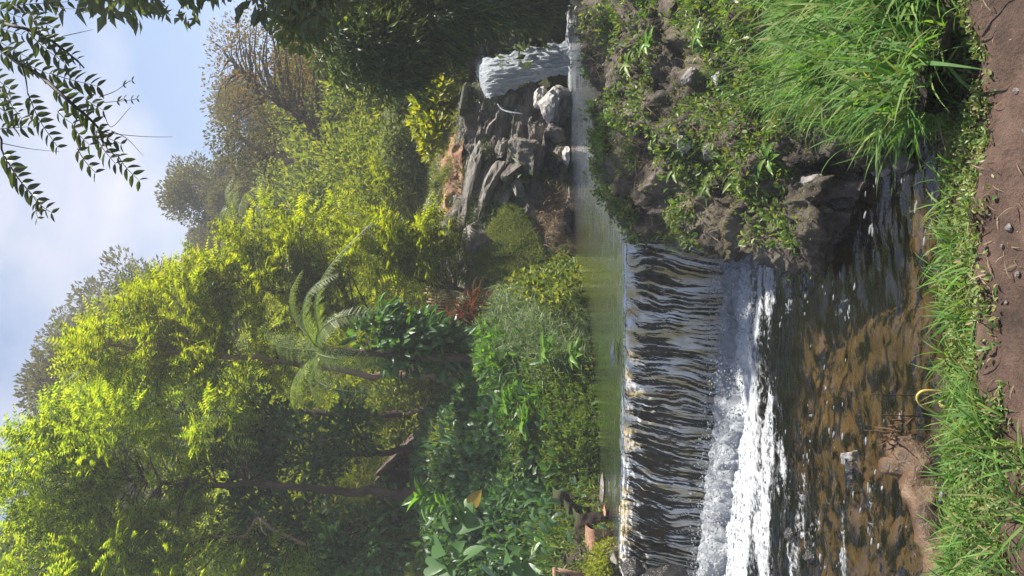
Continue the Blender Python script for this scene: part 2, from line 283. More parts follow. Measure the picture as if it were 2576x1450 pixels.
M['fall'] = foammat('white_falling_water', (0.44, 0.50, 0.60), 22, (1, 1, 0.16))

# ---------------------------------------------------------------- the setting: ground, banks, hillside
xs = np.unique(np.concatenate([np.linspace(-16, -1.7, 40), np.linspace(-1.7, 1.9, 190), np.linspace(1.9, 16, 40)]))
ys = np.unique(np.concatenate([np.linspace(-12, 1.9, 30), np.linspace(1.9, 3.6, 110), np.linspace(3.6, 5.6, 40)]))
X, Y = np.meshgrid(xs, ys, indexing='ij'); P0 = np.stack([X, Y, X * 0], -1)
def brink(x): return 2.92 + 0.05 * np.sin(x * 2.3 + 1) + 0.10 * sstep(-0.4, -1.2, x)
bz = -1.75 * sstep(brink(X), brink(X) + 0.85, Y) - 0.10 * sstep(brink(X) - 0.4, brink(X), Y)
gz = -0.13 * np.maximum(Y - 2.7, 0) - 0.04 * np.maximum(Y - 3.6, 0)
Z = bz + (gz - bz) * sstep(0.80, 1.25, X + 0.12 * np.sin(Y * 3))
Z += 0.018 * fbm(P0 * 2.2, 3) + 0.009 * fbm(P0 * 11, 3) + 0.05 * sstep(1.2, 0.2, np.abs(Y - 2.62) * 6) * fbm(P0 * 4 + 3, 2)
G_near = np.stack([X, Y, Z], -1)
obj('dirt_path', mesh_np('dirt_path', G_near, gridfaces(*X.shape), M['dirt']), kind='structure')

# right-hand rocky headland between the two pools: columns from the right (off frame) to the weir
def column(v, pts): return [W(u, v if not isinstance(v, list) else v[k], y) for k, (u, y) in enumerate(pts)]
def wl(u): return ywater(u, LP)
cols = []
cols.append(column(-900, [(2700, 3.0), (2300, 4.2), (2060, 5.4), (1850, 6.4), (1700, 7.4), (1520, 8.4), (1380, 9.2), (1330, 10.5), (1330, 12.5)]))
cols.append(column(-300, [(2520, 2.9), (2200, 4.0), (2000, 5.2), (1820, 6.4), (1680, 7.4), (1540, 8.3), (1460, 8.8), (1440, 9.8), (1480, 11.2)]))
cols.append(column(0, [(2470, 2.75), (2170, 3.9), (1960, 5.2), (1800, 6.4), (1660, 7.4), (1550, 8.1), (1478, 8.6), (1470, 9.4), (1530, 10.5)]))
cols.append(column(120, [(2460, 2.72), (2200, 3.7), (2010, 5.1), (1840, 6.4), (1700, 7.4), (1590, 8.1), (1505, 8.6), (1500, 9.4), (1560, 10.4)]))
cols.append(column(220, [(2470, 3.0), (2260, 4.4), (2080, 5.4), (1880, 6.4), (1720, 7.3), (1600, 8.0), (1530, 8.6), (1525, 9.3), (1590, 10.3)]))
cols.append(column(310, [(2350, 5.3), (2250, 5.25), (2080, 5.6), (1880, 6.5), (1720, 7.3), (1610, 8.0), (1540, 8.6), (1540, 9.2), (1600, 10.2)]))
cols.append(column(400, [(2230, 5.9), (2130, 5.9), (2040, 6.0), (1880, 6.5), (1730, 7.4), (1620, 8.1), (1552, 8.7), (1552, 9.3), (1620, 10.2)]))
cols.append(column(500, [(2230, 6.0), (2125, 5.95), (2050, 6.0), (1900, 6.6), (1750, 7.5), (1640, 8.3), (1568, 8.9), (1566, 9.5), (1640, 10.3)]))
cols.append(column(575, [(2220, 6.1), (2115, 6.0), (2040, 6.05), (1920, 6.6), (1790, 7.5), (1690, 8.4), (1605, 9.1), (1590, 9.7), (1660, 10.3)]))
cols.append(column([618, 622, 630, 618, 604, 588, 572, 556, 556], [(2200, 6.5), (2085, 6.4), (2010, 6.5), (1920, 7.1), (1840, 8.0), (1740, 8.9), (1640, 9.5), (1590, 10.0), (1660, 10.5)]))
cols.append(column([600, 605, 610, 596, 580, 562, 548, 530, 530], [(2150, 7.6), (2050, 7.5), (1980, 7.6), (1900, 8.3), (1830, 9.2), (1740, 9.9), (1640, 10.2), (1600, 10.6), (1660, 11)]))
G_head = loft(cols, 300, 190)
nb = gnormals(G_head)
nb *= np.sign((nb * np.array([0, -1, 0.6])).sum(-1, keepdims=True))
amp = 0.21
G_head = G_head + nb * (amp * ridged(G_head * 1.25, 5, 0.55)[..., None] - 0.20 + 0.12 * fbm(G_head * 0.7 + 5, 2)[..., None])
low = sstep(-0.45, -0.95, G_head[..., 2])[..., None]
G_head = G_head + nb * low * 0.14 * ridged(G_head * 2.6 + 8, 3)[..., None]
nb = gnormals(G_head); nb *= np.sign((nb * np.array([0, -1, 0.6])).sum(-1, keepdims=True))
obj('rocky_headland', mesh_np('rocky_headland', G_head, gridfaces(*G_head.shape[:2]), M['bankrock']),
    label='big mossy rock headland beside the weir, covered in small green plants', cat='rock bank')

# far left bank
def up_(u): return ywater(u, UP)
lc = []
def lcol(v, pts):
    b = W(pts[0][0], v, pts[0][1]); b2 = b.copy(); b2[1] -= 0.15; b2[2] = UP - 0.8
    lc.append([b2] + [W(u, v, y) for u, y in pts])
lcol(2300, [(1600, 9.0), (1500, 9.2), (1400, 9.6), (1300, 10.4), (1180, 11.6), (1090, 13), (1020, 14.5), (990, 16.5), (960, 20)])
lcol(1750, [(1560, 10.1), (1500, 10.5), (1430, 11.1), (1360, 11.9), (1260, 13), (1160, 14.1), (1070, 15.3), (1030, 16.6), (1000, 20)])
lcol(1450, [(1552, 10.4), (1500, 10.9), (1440, 11.4), (1385, 12.2), (1300, 13.2), (1200, 14.3), (1110, 15.5), (1065, 16.6), (1040, 20)])
lcol(1390, [(1545, 10.7), (1500, 11.0), (1440, 11.5), (1385, 12.2), (1300, 13.2), (1200, 14.3), (1110, 15.5), (1065, 16.6), (1045, 20)])
lcol(1250, [(1512, 12.3), (1460, 12.6), (1400, 13), (1335, 13.5), (1265, 14.1), (1180, 15.1), (1110, 16.1), (1075, 17.1), (1060, 20)])
lcol(1100, [(1505, 12.7), (1450, 12.9), (1380, 13.3), (1320, 13.8), (1270, 14.4), (1200, 15.4), (1135, 16.4), (1100, 17.4), (1085, 20)])
lcol(1000, [(1496, 13.2), (1440, 13.5), (1370, 13.8), (1310, 14.2), (1275, 14.6), (1245, 15.1), (1210, 16), (1190, 17), (1150, 20)])
lcol(900, [(1490, 13.6), (1430, 13.8), (1360, 14.1), (1290, 14.5), (1240, 14.9), (1210, 15.4), (1200, 16), (1190, 17), (1160, 20)])
lcol(820, [(1480, 14.3), (1430, 14.5), (1370, 14.8), (1310, 15.1), (1260, 15.5), (1225, 16), (1205, 16.6), (1195, 17.5), (1165, 20.5)])
lcol(750, [(1470, 15.1), (1430, 15.3), (1390, 15.6), (1340, 15.9), (1290, 16.3), (1250, 16.8), (1215, 17.3), (1195, 18.2), (1165, 21)])
lcol(680, [(1450, 17.0), (1415, 17.2), (1370, 17.5), (1310, 17.8), (1260, 18.1), (1220, 18.4), (1180, 18.8), (1168, 19.6), (1150, 21.5)])
lcol(600, [(1440, 18.3), (1410, 18.4), (1350, 18.7), (1290, 19), (1230, 19.3), (1180, 19.6), (1165, 20.1), (1150, 20.7), (1130, 22)])
G_left = loft(lc, 280, 130)
nl = gnormals(G_left); nl *= np.sign((nl * np.array([0, -1, 1])).sum(-1, keepdims=True))
G_left = G_left + nl * (0.16 * fbm(G_left * 0.9, 4)[..., None] + 0.05 * ridged(G_left * 2.5, 3)[..., None])
obj('river_bank', mesh_np('river_bank', G_left, gridfaces(*G_left.shape[:2]), M['soil']), kind='structure')

# rock cliff round the far waterfall
lc = []
lcol(730, [(1462, 15.9), (1420, 16.3), (1370, 16.8), (1310, 17.2), (1260, 17.6), (1220, 18.0), (1190, 18.5), (1180, 19.4), (1165, 22)])
lcol(680, [(1448, 17.3), (1415, 17.4), (1370, 17.6), (1310, 17.9), (1255, 18.2), (1205, 18.5), (1165, 18.9), (1160, 19.6), (1140, 22)])
lcol(600, [(1440, 18.1), (1410, 18.2), (1350, 18.5), (1280, 18.8), (1210, 19.1), (1160, 19.4), (1145, 19.9), (1120, 20.5), (1100, 23)])
lcol(500, [(1436, 18.6), (1400, 18.8), (1340, 19.0), (1270, 19.3), (1200, 19.6), (1150, 20.0), (1130, 20.6), (1112, 21.2), (1090, 24)])
lcol(400, [(1433, 19.0), (1390, 19.2), (1330, 19.4), (1270, 19.7), (1215, 20.0), (1170, 20.3), (1142, 20.8), (1124, 21.3), (1110, 24)])
lcol(300, [(1430, 19.4), (1390, 19.6), (1340, 19.8), (1290, 20.0), (1240, 20.3), (1195, 20.6), (1165, 21), (1145, 21.5), (1130, 24)])
lcol(255, [(1429, 19.5), (1390, 19.7), (1340, 19.9), (1290, 20.1), (1245, 20.3), (1215, 20.5), (1195, 20.9), (1185, 21.6), (1160, 24)])
lcol(205, [(1427, 20.1), (1390, 20.2), (1340, 20.3), (1290, 20.45), (1250, 20.6), (1228, 20.8), (1222, 21.2), (1216, 22), (1206, 24)])
lcol(150, [(1425, 20.2), (1390, 20.3), (1340, 20.4), (1280, 20.5), (1230, 20.7), (1205, 20.9), (1195, 21.3), (1190, 22), (1180, 24)])
lcol(90, [(1423, 19.6), (1380, 19.7), (1330, 19.8), (1270, 20.0), (1210, 20.2), (1150, 20.5), (1100, 20.9), (1060, 21.5), (1030, 24)])
lcol(0, [(1421, 19.4), (1380, 19.5), (1310, 19.7), (1240, 20.0), (1170, 20.3), (1100, 20.7), (1040, 21.2), (1000, 22), (960, 24)])
lcol(-350, [(1421, 18.4), (1380, 18.5), (1310, 18.7), (1240, 19.0), (1170, 19.3), (1100, 19.7), (1040, 20.2), (990, 21), (930, 23)])
lcol(-1300, [(1440, 15), (1380, 15.3), (1310, 15.7), (1240, 16.2), (1170, 17), (1100, 18), (1040, 19), (960, 20), (900, 22)])
G_cliff = loft(lc, 330, 150)
nc = gnormals(G_cliff); nc *= np.sign((nc * np.array([0, -1, 0.5])).sum(-1, keepdims=True))
st = G_cliff.copy(); st[..., 2] = st[..., 2] * 2.4 + st[..., 0] * 0.55      # strata dipping to the right
qs = (G_cliff[..., 2] + 0.29 * G_cliff[..., 0] + 0.16 * fbm(G_cliff * 0.6 + 2, 3)) / 0.46
saw = (qs - np.floor(qs)); ledge = np.where(saw < 0.8, saw / 0.8, (1 - saw) / 0.2)
cell = noise(np.stack([G_cliff[..., 0] * 0.9 + np.floor(qs) * 3.7, np.floor(qs) * 5.1, 0 * qs], -1))
rk = sstep(720, 640, 725 - G_cliff[..., 0] / G_cliff[..., 1] * F)
G_cliff = G_cliff + nc * ((0.30 * ledge * (0.6 + 0.8 * cell) * rk)[..., None] + 0.17 * ridged(st * 0.55, 5, 0.55)[..., None] + 0.10 * fbm(G_cliff * 0.5 + 4, 2)[..., None] - 0.12)
obj('rock_cliff', mesh_np('rock_cliff', G_cliff, gridfaces(*G_cliff.shape[:2]), M['cliff'], smooth=False),
    label='rugged grey layered rock cliff beside the far waterfall above the upper pool', cat='cliff')

# hillside behind
hx = np.linspace(-130, 130, 120); hy = np.concatenate([np.linspace(16.5, 40, 50), np.linspace(41, 170, 60)])
HX, HY = np.meshgrid(hx, hy, indexing='ij')
def hill_z(x, y):
    base = 1.9 + 0.25 * np.clip(-x / 6, 0, 4) * sstep(16, 30, y)
    up = 0.0 + 6.0 * sstep(25, 60, y) + 14 * sstep(60, 150, y)
    side = 7.0 * sstep(2, -24, x) * sstep(20, 48, y) + 4 * sstep(6, 30, x) * sstep(14, 40, y) + 0.5 * np.clip(np.abs(x) - 30, 0, 100) * sstep(10, 40, y) * 0.5
    lowr = -0.55 * sstep(20, 18, y)
    pit = -0.9 * sstep(-3, 2, x) * sstep(14, 5, x) * sstep(32, 22, y)
    return base + up + side + lowr + pit
HZ = hill_z(HX, HY) + 0.5 * fbm(np.stack([HX, HY, HX * 0], -1) * 0.12, 4) * sstep(22, 35, HY)
HZ = HZ - 2.5 * sstep(20.0, 17.5, HY)
G_hill = np.stack([HX, HY, HZ], -1)
obj('hillside', mesh_np('hillside', G_hill, gridfaces(*HX.shape), M['floor']), kind='structure')
# low land everywhere else, under the river and out to the sides
gx = np.linspace(-160, 160, 60); gy = np.linspace(-120, 60, 50); GX, GY = np.meshgrid(gx, gy, indexing='ij')
GZ = -2.6 + 2.45 * sstep(1.5, -5, GY) + 4.0 * sstep(14, 40, np.abs(GX)) + 0.2 * fbm(np.stack([GX, GY, GX * 0], -1) * 0.1, 3)
obj('low_ground', mesh_np('low_ground', np.stack([GX, GY, GZ], -1), gridfaces(60, 50), M['soil']), kind='structure')

# ---------------------------------------------------------------- water
NS = 760
sv = np.linspace(0, 1, NS)
def crest(s):                                       # from the headland (s=0) to the left end (s=1)
    a = W(1578, 538, 9.62); b = W(1574, 960, 9.76); c = W(1559, 1420, 10.3); d = W(1556, 1640, 10.5)
    P = np.array([a, b, c, d]); P[:, 2] = UP - 0.02; return catmull(P, len(s))
CR = crest(sv)
# lower pool
px = np.linspace(-9, 2.6, 330); py = np.linspace(2.9, 10.6, 300); PX, PY = np.meshgrid(px, py, indexing='ij')
Q = np.stack([PX, PY, PX * 0], -1)
flow = np.stack([PX * 1.0 + 0.35 * PY, PY * 2.6, PX * 0], -1)
PZ = LP + 0.026 * fbm(flow * 1.6, 4) + 0.014 * fbm(flow * 4.1 + 3, 3)
yb = np.interp(PX, CR[::-1, 0], CR[::-1, 1])
dist = yb - 0.45 - PY                                 # metres in front of the weir foot
xl = PX
fo = 0.36 * sstep(2.0, 0.30, dist + 0.30 * fbm(Q * 1.3, 3) + 0.25 * sstep(0.2, 0.8, xl))
fo += 0.14 * np.exp(-((PX + 1.7) / 1.3) ** 2) * sstep(3.0, 1.4, dist + 0.6 * fbm(Q * 0.9 + 17, 3))
fo += 0.15 * sstep(2.9, 0.6, dist + 0.8 * fbm(Q * np.array([0.6, 0.35, 1]) + 7, 3) + 0.7 * sstep(-0.6, 0.6, xl))
fo += 0.27 * sstep(0.05, 0.5, fbm(flow * 0.9 + 11, 3)) + 0.27 * sstep(-0.6, -2.2, PX) * sstep(0.0, 0.5, fbm(flow * 1.3 + 31, 3)) * sstep(5.2, 6.5, PY)
fo *= sstep(0.9, 0.3, PX + 0.0 * PY) * 0.85 + 0.15
PZ += 0.03 * sstep(1.5, 0.0, dist) * fbm(Q * 6, 3)
obj('lower_pool', mesh_np('lower_pool', np.stack([PX, PY, PZ], -1), gridfaces(*PX.shape), M['pool'], attrs={'foam': fo}), kind='structure')
BZ = LP - 0.30 - 0.16 * sstep(4.8, 7.5, PY) + 0.10 * fbm(Q * 0.8, 4) + 0.22 * sstep(0.4, 1.3, PX) + 0.03 * ridged(Q * 3, 3)
obj('stream_bed', mesh_np('stream_bed', np.stack([PX, PY, BZ], -1)[::2, ::2], gridfaces(165, 150), M['bed']), kind='structure')
# upper pool
m_ = 170
tt = np.linspace(0, 1, m_)[None, :] ** 1.4
FR = crest(np.linspace(0, 1, 300)); FR[0] = FR[1]
front = FR.copy(); back = np.stack([np.linspace(16, -9.0, 300), np.full(300, 22.6), np.full(300, UP)], -1)
# the front edge follows the crest, then runs right behind the headland
ext = np.stack([np.linspace(14, FR[0, 0], 120), np.full(120, FR[0, 1] - 0.15), np.full(120, UP)], -1)
front = np.concatenate([ext[:-1], front]); back = np.stack([np.linspace(18, -9.0, len(front)), np.full(len(front), 22.6), np.full(len(front), UP)], -1)
G_up = front[:, None] * (1 - tt[..., None]) + back[:, None] * tt[..., None]
dcr = G_up[..., 1] - 9.75
G_up[..., 2] = UP + 0.004 * fbm(G_up * np.array([0.6, 5, 1]), 3) * 1.0 + 0.012 * sstep(1.1, 0.2, dcr) * fbm(G_up * np.array([2.5, 4, 1]), 3)
G_up[:, 0, 2] = UP - 0.02
fu = 0.42 * sstep(1.1, 0.1, dcr + 0.3 * fbm(G_up * np.array([1.2, 1.5, 0]) + 5, 3)) * sstep(0.0, 0.4, 0.35 + fbm(G_up * np.array([0.9, 1.4, 0]) + 2, 3))
ff = np.hypot(G_up[..., 0] - 6.0, (G_up[..., 1] - 20.0))
fu += 0.75 * sstep(1.5, 0.5, ff)
obj('upper_pool', mesh_np('upper_pool', G_up, gridfaces(*G_up.shape[:2]), M['upper'], attrs={'foam': fu}), kind='structure')
ub = np.stack([G_up[..., 0], G_up[..., 1], np.full(G_up.shape[:2], UP - 0.18) - 0.55 * sstep(0.3, 2.5, dcr)], -1)
obj('pool_bed', mesh_np('pool_bed', ub[::3, ::3], gridfaces(*ub[::3, ::3].shape[:2]), M['deepbed']), kind='structure')

# weir
weir = thing('weir', (-1.4, 9.9, LP), 'wide low weir with a curtain of striped water falling into the brown pool', 'weir')
def under(root, o): o.parent = root; o.matrix_parent_inverse = Matrix.Translation(-Vector(root.location)); return o
NT = 100
tau = np.linspace(-0.32, 1.02, NT)[None, :]
S = sv[:, None]
D = 0.42 - 0.20 * S
Hh = (UP - 0.02) - (LP - 0.05)
xx = CR[:, 0][:, None] - 0.30 * np.maximum(tau, 0) ** 1.3 * (0.6 + 0.4 * S)
yy = CR[:, 1][:, None] - D * tau + 0.10 * (tau < 0) * tau * 0
zz = (UP - 0.02) - Hh * np.where(tau > 0, tau ** 2, 0) + 0.018 * np.where(tau < 0, -tau / 0.32, 0)
fl = np.stack([np.broadcast_to(xx, (NS, NT)), np.broadcast_to(yy, (NS, NT)), np.broadcast_to(zz, (NS, NT))], -1).copy()
sx = CR[:, 0][:, None] * 1.0 + 0 * tau
tl = np.maximum(tau, 0) + 0 * S
wob = 0.10 * fbm(np.stack([sx * 1.1, tl * 2.2, sx * 0], -1), 3)
rp = np.stack([(sx + wob) * 17.0, tl * 1.3, sx * 0 + 3], -1)
rp2 = np.stack([(sx + wob * 0.6) * 42, tl * 2.6, sx * 0 + 9], -1)
r1 = 1 - 2 * np.abs(noise(rp)); r2 = 1 - 2 * np.abs(noise(rp2))
big = fbm(np.stack([sx * 0.9, tl * 0.5, sx * 0 + 1], -1), 3)
brkn = sstep(-0.35, 0.25, fbm(np.stack([sx * 7, tl * 3.0, sx * 0 + 50], -1), 2))
strand = (0.74 * sstep(0.45, 0.95, r1) + 0.50 * sstep(0.55, 0.95, r2)) * (0.55 + 0.45 * brkn)
dark = sstep(-0.05, 0.45, big) * 0.0 + sstep(0.30, 0.80, (sx - 0.15) * 1.0) * 0.30        # thinner curtain near the headland
crestfoam = 0.42 * np.exp(-((tau - 0.16) / 0.14) ** 2)
fw = 0.12 + 0.60 * strand * (1 - dark) + 0.16 * big + crestfoam * (0.7 + 0.4 * r2) + 0.25 * sstep(0.80, 1.0, tl) - 0.05 - 0.10 * dark
fw += 0.06 * sstep(-2.0, -3.4, sx)
nf = gnormals(fl); nf *= np.sign(nf[..., 1:2] * -1 + nf[..., 2:3] * 0.5)
fl = fl + nf * (sstep(-0.1, 0.25, tau) * (0.012 * r1 + 0.006 * r2 + 0.03 * big + 0.02 * fbm(np.stack([sx * 12, tl * 14, sx * 0], -1), 2)))[..., None]
under(weir, obj('water_curtain', mesh_np('water_curtain', fl, gridfaces(NS, NT), M['film'], attrs={'foam': fw})))
wv = np.stack([np.concatenate([CR - [0, -0.10, 0.05], (CR - [0, -0.55, 0.05])[::-1]])[:, :3]], 0)[0]
wt = np.stack([CR + [0, 0.08, -0.05], CR + [0, 0.14, -1.75], CR + [0, 0.6, -1.75], CR + [0, 0.6, -0.13]], 1)[::6]
under(weir, obj('wall', mesh_np('wall', wt, gridfaces(*wt.shape[:2]), M['weirwall'])))
# churning foam at the foot
fs = np.linspace(0, 1, 420); fc = crest(fs); ft = np.linspace(0, 1, 46)[None, :]
hgt = 0.10 + 0.20 * sstep(0.0, 0.7, fs)[:, None]
dd = 0.12 + 0.30 * (1 - fs[:, None])
fx = fc[:, 0][:, None] - 0.25 + 0 * ft
fy = fc[:, 1][:, None] - dd + 0.10 - 0.85 * ft
fz = LP - 0.06 + hgt * np.sin(np.pi * np.clip(ft * 0.82 + 0.18, 0, 1)) ** 0.8 * (1 - 0.25 * ft)
FG = np.stack([fx, fy, fz], -1)
FG[..., 1] += (0.55 * fbm(np.stack([fx * 1.6, ft * 1.2 + 0 * fx, fx * 0], -1), 4) - 0.30 * np.exp(-((fx + 1.7) / 1.1) ** 2) + 0.1) * ft
FG[..., 2] += (0.09 * fbm(FG * np.array([3, 4, 3]), 4) + 0.06 * np.abs(fbm(FG * 9, 3))) * (0.5 + 0.5 * np.sin(np.pi * ft))
FG[..., 2] -= 0.22 * sstep(0.55, 1.0, ft + 0.25 * fbm(FG * 3 + 4, 3))
o = obj('weir_foam', mesh_np('weir_foam', FG, gridfaces(420, 46), M['foam']), label='churning white foam along the foot of the weir', cat='foam', kind='stuff')
# splash droplets, thrown off where the curtain lands and floating flecks on the pool
ico = bmesh.new(); bmesh.ops.create_icosphere(ico, subdivisions=1, radius=1)
IV = np.array([v.co[:] for v in ico.verts]); IF = np.array([[v.index for v in f.verts] for f in ico.faces]); ico.free()
OV = np.array([[1, 0, 0], [-1, 0, 0], [0, 1, 0], [0, -1, 0], [0, 0, 1], [0, 0, -1]], float)
OF = np.array([[0, 2, 4], [2, 1, 4], [1, 3, 4], [3, 0, 4], [2, 0, 5], [1, 2, 5], [3, 1, 5], [0, 3, 5]])
n = 5200
s_ = rng.random(n); c_ = fc[(s_ * 419).astype(int)]
pos = np.stack([c_[:, 0] - 0.25 + rng.normal(0, .05, n), c_[:, 1] - 0.12 - 0.3 * (1 - s_) - rng.random(n) ** 1.3 * 0.9, LP + 0.03 + rng.random(n) ** 2 * 0.26 + 0.16 * s_], -1)
v, f = inst(OV, OF, pos, frames(rng.normal(size=(n, 3)), rng.normal(size=(n, 3))), rng.uniform(0.004, 0.015, (n, 1)) * rng.uniform(.6, 1.4, (n, 3)))
mesh1 = (v, f)
obj('spray', mesh_np('spray', v, f, M['foam']), label='white spray drops flying off the foot of the weir', cat='spray', kind='stuff')
n = 2600
pos = np.stack([rng.uniform(-4.2, 1.0, n), rng.uniform(4.3, 9.0, n), np.full(n, LP + 0.012)], -1)
k = fbm(np.stack([pos[:, 0] + .35 * pos[:, 1], pos[:, 1] * 2.6, pos[:, 0] * 0], -1) * 0.9 + 11, 3)
keep = (k + 0.25 * rng.normal(size=n) + 0.10 * (pos[:, 1] - 6)) > 0.30
pos = pos[keep]; n = len(pos)
dirv = np.stack([np.ones(n), -0.14 + 0.25 * rng.normal(size=n), np.zeros(n)], -1)
sz = rng.uniform(0.004, 0.017, n)
v, f = inst(IV, IF, pos, frames(dirv, np.array([0, 0, 1.0])), np.stack([sz * rng.uniform(.8, 3.2, n), sz * rng.uniform(.5, 1, n), sz * 0.35], -1))
obj('floating_froth', mesh_np('floating_froth', v, f, M['foam']), label='small flecks of white froth drifting on the brown pool', cat='foam', kind='stuff')
# far waterfall
wf = thing('waterfall', tuple(W(1426, 150, 19.6)), 'narrow white waterfall dropping between dark rocks into the upper pool', 'waterfall')
rows = []
for (u, va, vb, y) in [(1200, 168, 205, 21.6), (1206, 163, 212, 21.0), (1212, 160, 232, 20.6), (1226, 156, 252, 20.25), (1262, 150, 246, 20.0), (1310, 136, 224, 19.8), (1360, 124, 208, 19.6), (1400, 116, 199, 19.45), (1427, 112, 196, 19.3)]:
    rows.append([W(u, va + (vb - va) * t, y) + np.array([0, -0.30 - 0.25 * math.sin(math.pi * t), 0]) for t in (0, .2, .4, .6, .8, 1)])
wfg = loft(rows, 150, 90)
a = wfg * np.array([6.0, 2.0, 1.0])
wfg[..., 1] -= 0.05 * fbm(a, 4) + 0.05 * fbm(a * np.array([3, 1, 2.5]), 3)
edge = np.minimum(np.linspace(0, 1, 90), np.linspace(1, 0, 90))[None]
wfg[..., 0] += 0.08 * fbm(wfg * np.array([2, 2, 5]), 3) * (edge < 0.12)
under(wf, obj('falling_water', mesh_np('falling_water', wfg, gridfaces(150, 90), M['fall'])))
n = 900
tpos = wfg.reshape(-1, 3)[rng.integers(0, wfg.shape[0] * wfg.shape[1], n)] + rng.normal(0, 1, (n, 3)) * np.array([.05, .12, .05])
v, f = inst(OV, OF, tpos, frames(rng.normal(size=(n, 3)), rng.normal(size=(n, 3))), rng.uniform(0.004, 0.013, (n, 1)) * rng.uniform(.6, 1.6, (n, 3)))
under(wf, obj('spray', mesh_np('fall_spray', v, f, M['fall']), kind='stuff'))
fpn = 130
th = np.linspace(0, 2 * np.pi, fpn)[:, None]; rr = np.linspace(0, 1, 26)[None]
fp = W(1427, 120, 19.2)
pg = np.stack([fp[0] - 0.1 + rr * 1.55 * np.cos(th), fp[1] - 0.1 + rr * 0.55 * np.sin(th), UP + 0.10 * (1 - rr ** 2) - 0.02 + 0 * th], -1)
pg[..., 2] += 0.06 * fbm(pg * 5, 3) * (1 - rr)
under(wf, obj('plunge_foam', mesh_np('plunge_foam', pg, gridfaces(fpn, 26), M['foam'])))
v, f = tube([W(1252, 262, 19.85), W(1262, 275, 19.75), W(1280, 282, 19.65), W(1300, 285, 19.55), W(1316, 287, 19.5)], [0.012, 0.02, 0.025, 0.02, 0.008], 6, 14)
under(wf, obj('side_trickle', mesh_np('side_trickle', v, quads2tris(f), M['fall'])))

# ---------------------------------------------------------------- rocks, one object each
def icomesh(sub):
    b = bmesh.new(); bmesh.ops.create_icosphere(b, subdivisions=sub, radius=1)
    v = np.array([q.co[:] for q in b.verts]); f = np.array([[q.index for q in p.verts] for p in b.faces]); b.free(); return v, f
ICO = {k: icomesh(k) for k in (2, 3, 4)}
def rock(name, label, c, size, mat, seed=0, sub=4, cuts=9, rough=0.10, rot=(0, 0, 0), group=None, cat='rock', cutd=(0.45, 0.85)):
    r = np.random.default_rng(seed + 100); v, f = ICO[sub]; v = v.copy()
    for k in range(cuts):
        n_ = unit(r.normal(size=3)); d = r.uniform(*cutd); e = np.maximum(v @ n_ - d, 0); v -= e[:, None] * n_
    v += unit(v) * (rough * fbm(v * 1.6 + seed, 3) + rough * 0.35 * ridged(v * 4 + seed, 3))[:, None]
    v *= np.array(size)
    o = obj(name, mesh_np(name, v, f, M[mat], smooth=sub > 3 and cuts < 5), None, label, cat, group)
    o.location = c; o.rotation_euler = rot; return o
def prock(u, v, y, wu, wv, dep, mat, label, seed, rot=(0, 0, 0), **k):
    s = y / F / 2
    return rock(k.pop('name', 'rock'), label, W(u, v, y), (wv * s, dep / 2, wu * s), mat, seed, rot=rot, **k)
prock(1178, 505, 19.57, 62, 300, 1.2, 'slab', 'long grey rock slab slanting along the top of the cliff', 1, (0, R(13), 0), name='rock_slab', cuts=12, cutd=(.3, .62))
prock(1232, 470, 19.37, 66, 230, 1.3, 'slab', 'second grey slab, right under the long slab on the cliff', 2, (0, R(20), 0), name='rock_slab', cuts=12, cutd=(.3, .62))
prock(1270, 505, 19.17, 50, 150, 1.0, 'slab', 'pointed grey slab in the cliff just above the mossy hump', 3, (0, R(28), 0), name='rock_slab', cuts=12, cutd=(.3, .62))
prock(1195, 605, 18.75, 105, 150, 1.2, 'slab', 'blunt grey rock block at the left end of the cliff slabs', 4, (0, R(8), 0), name='rock_block', cuts=12, cutd=(.4, .8))
prock(1332, 385, 18.9, 120, 118, 1.3, 'slab', 'big square grey rock block in the middle of the cliff foot', 5, (0, R(12), R(10)), name='rock_block', cuts=13, cutd=(.4, .75))
prock(1292, 432, 18.9, 70, 90, 1.0, 'cliff', 'dark wedge of rock left of the square block on the cliff', 6, (0, R(35), 0), name='rock_wedge', cuts=12, cutd=(.4, .8))
prock(1305, 470, 18.75, 60, 45, 0.7, 'slab', 'small upright grey rock fragment under the pointed slab', 7, (0, R(60), 0), cuts=11)
prock(1398, 268, 19.1, 92, 100, 1.1, 'palerock', 'large pale grey boulder at the water left of the waterfall', 8, (0, R(-8), 0), name='boulder', cuts=8, cutd=(.55, .9))
prock(1362, 248, 19.3, 42, 60, 0.8, 'palerock', 'smaller pale boulder perched above the large pale boulder', 9, (0, R(20), 0), name='boulder', cuts=8, cutd=(.55, .9))
prock(1398, 332, 18.95, 66, 52, 0.7, 'rock', 'grey boulder at the waterline between pale boulder and square block', 10, (0, R(15), 0), name='boulder', cuts=9)
prock(1425, 392, 18.7, 22, 60, 0.5, 'palerock', 'flat white wet rock lying at the waterline below the square block', 11, (0, R(-4), 0), cuts=9)
prock(1400, 425, 18.85, 40, 60, 0.6, 'wetrock', 'dark wet rock beside the flat white rock at the waterline', 12, cuts=9)
prock(1168, 255, 20.6, 34, 90, 1.0, 'cliff', 'dark ledge rock on the left lip of the waterfall', 13, (0, R(10), 0), cuts=11)
prock(1232, 330, 20.12, 46, 120, 0.9, 'slab', 'narrow grey rock shelf right of the long slab', 14, (0, R(24), 0), name='rock_slab', cuts=12, cutd=(.3, .6))
prock(1262, 375, 19.82, 34, 110, 0.8, 'slab', 'thin grey rock shelf above the square block', 15, (0, R(30), 0), name='rock_slab', cuts=12, cutd=(.3, .6))
prock(1425, 560, 18.0, 30, 90, 0.6, 'wetrock', 'low dark wet rock at the waterline below the mossy hump', 16, cuts=9)
prock(1452, 735, 15.9, 34, 70, 0.6, 'rock', 'low grey rock at the waterline where bank and cliff meet', 17, cuts=9)
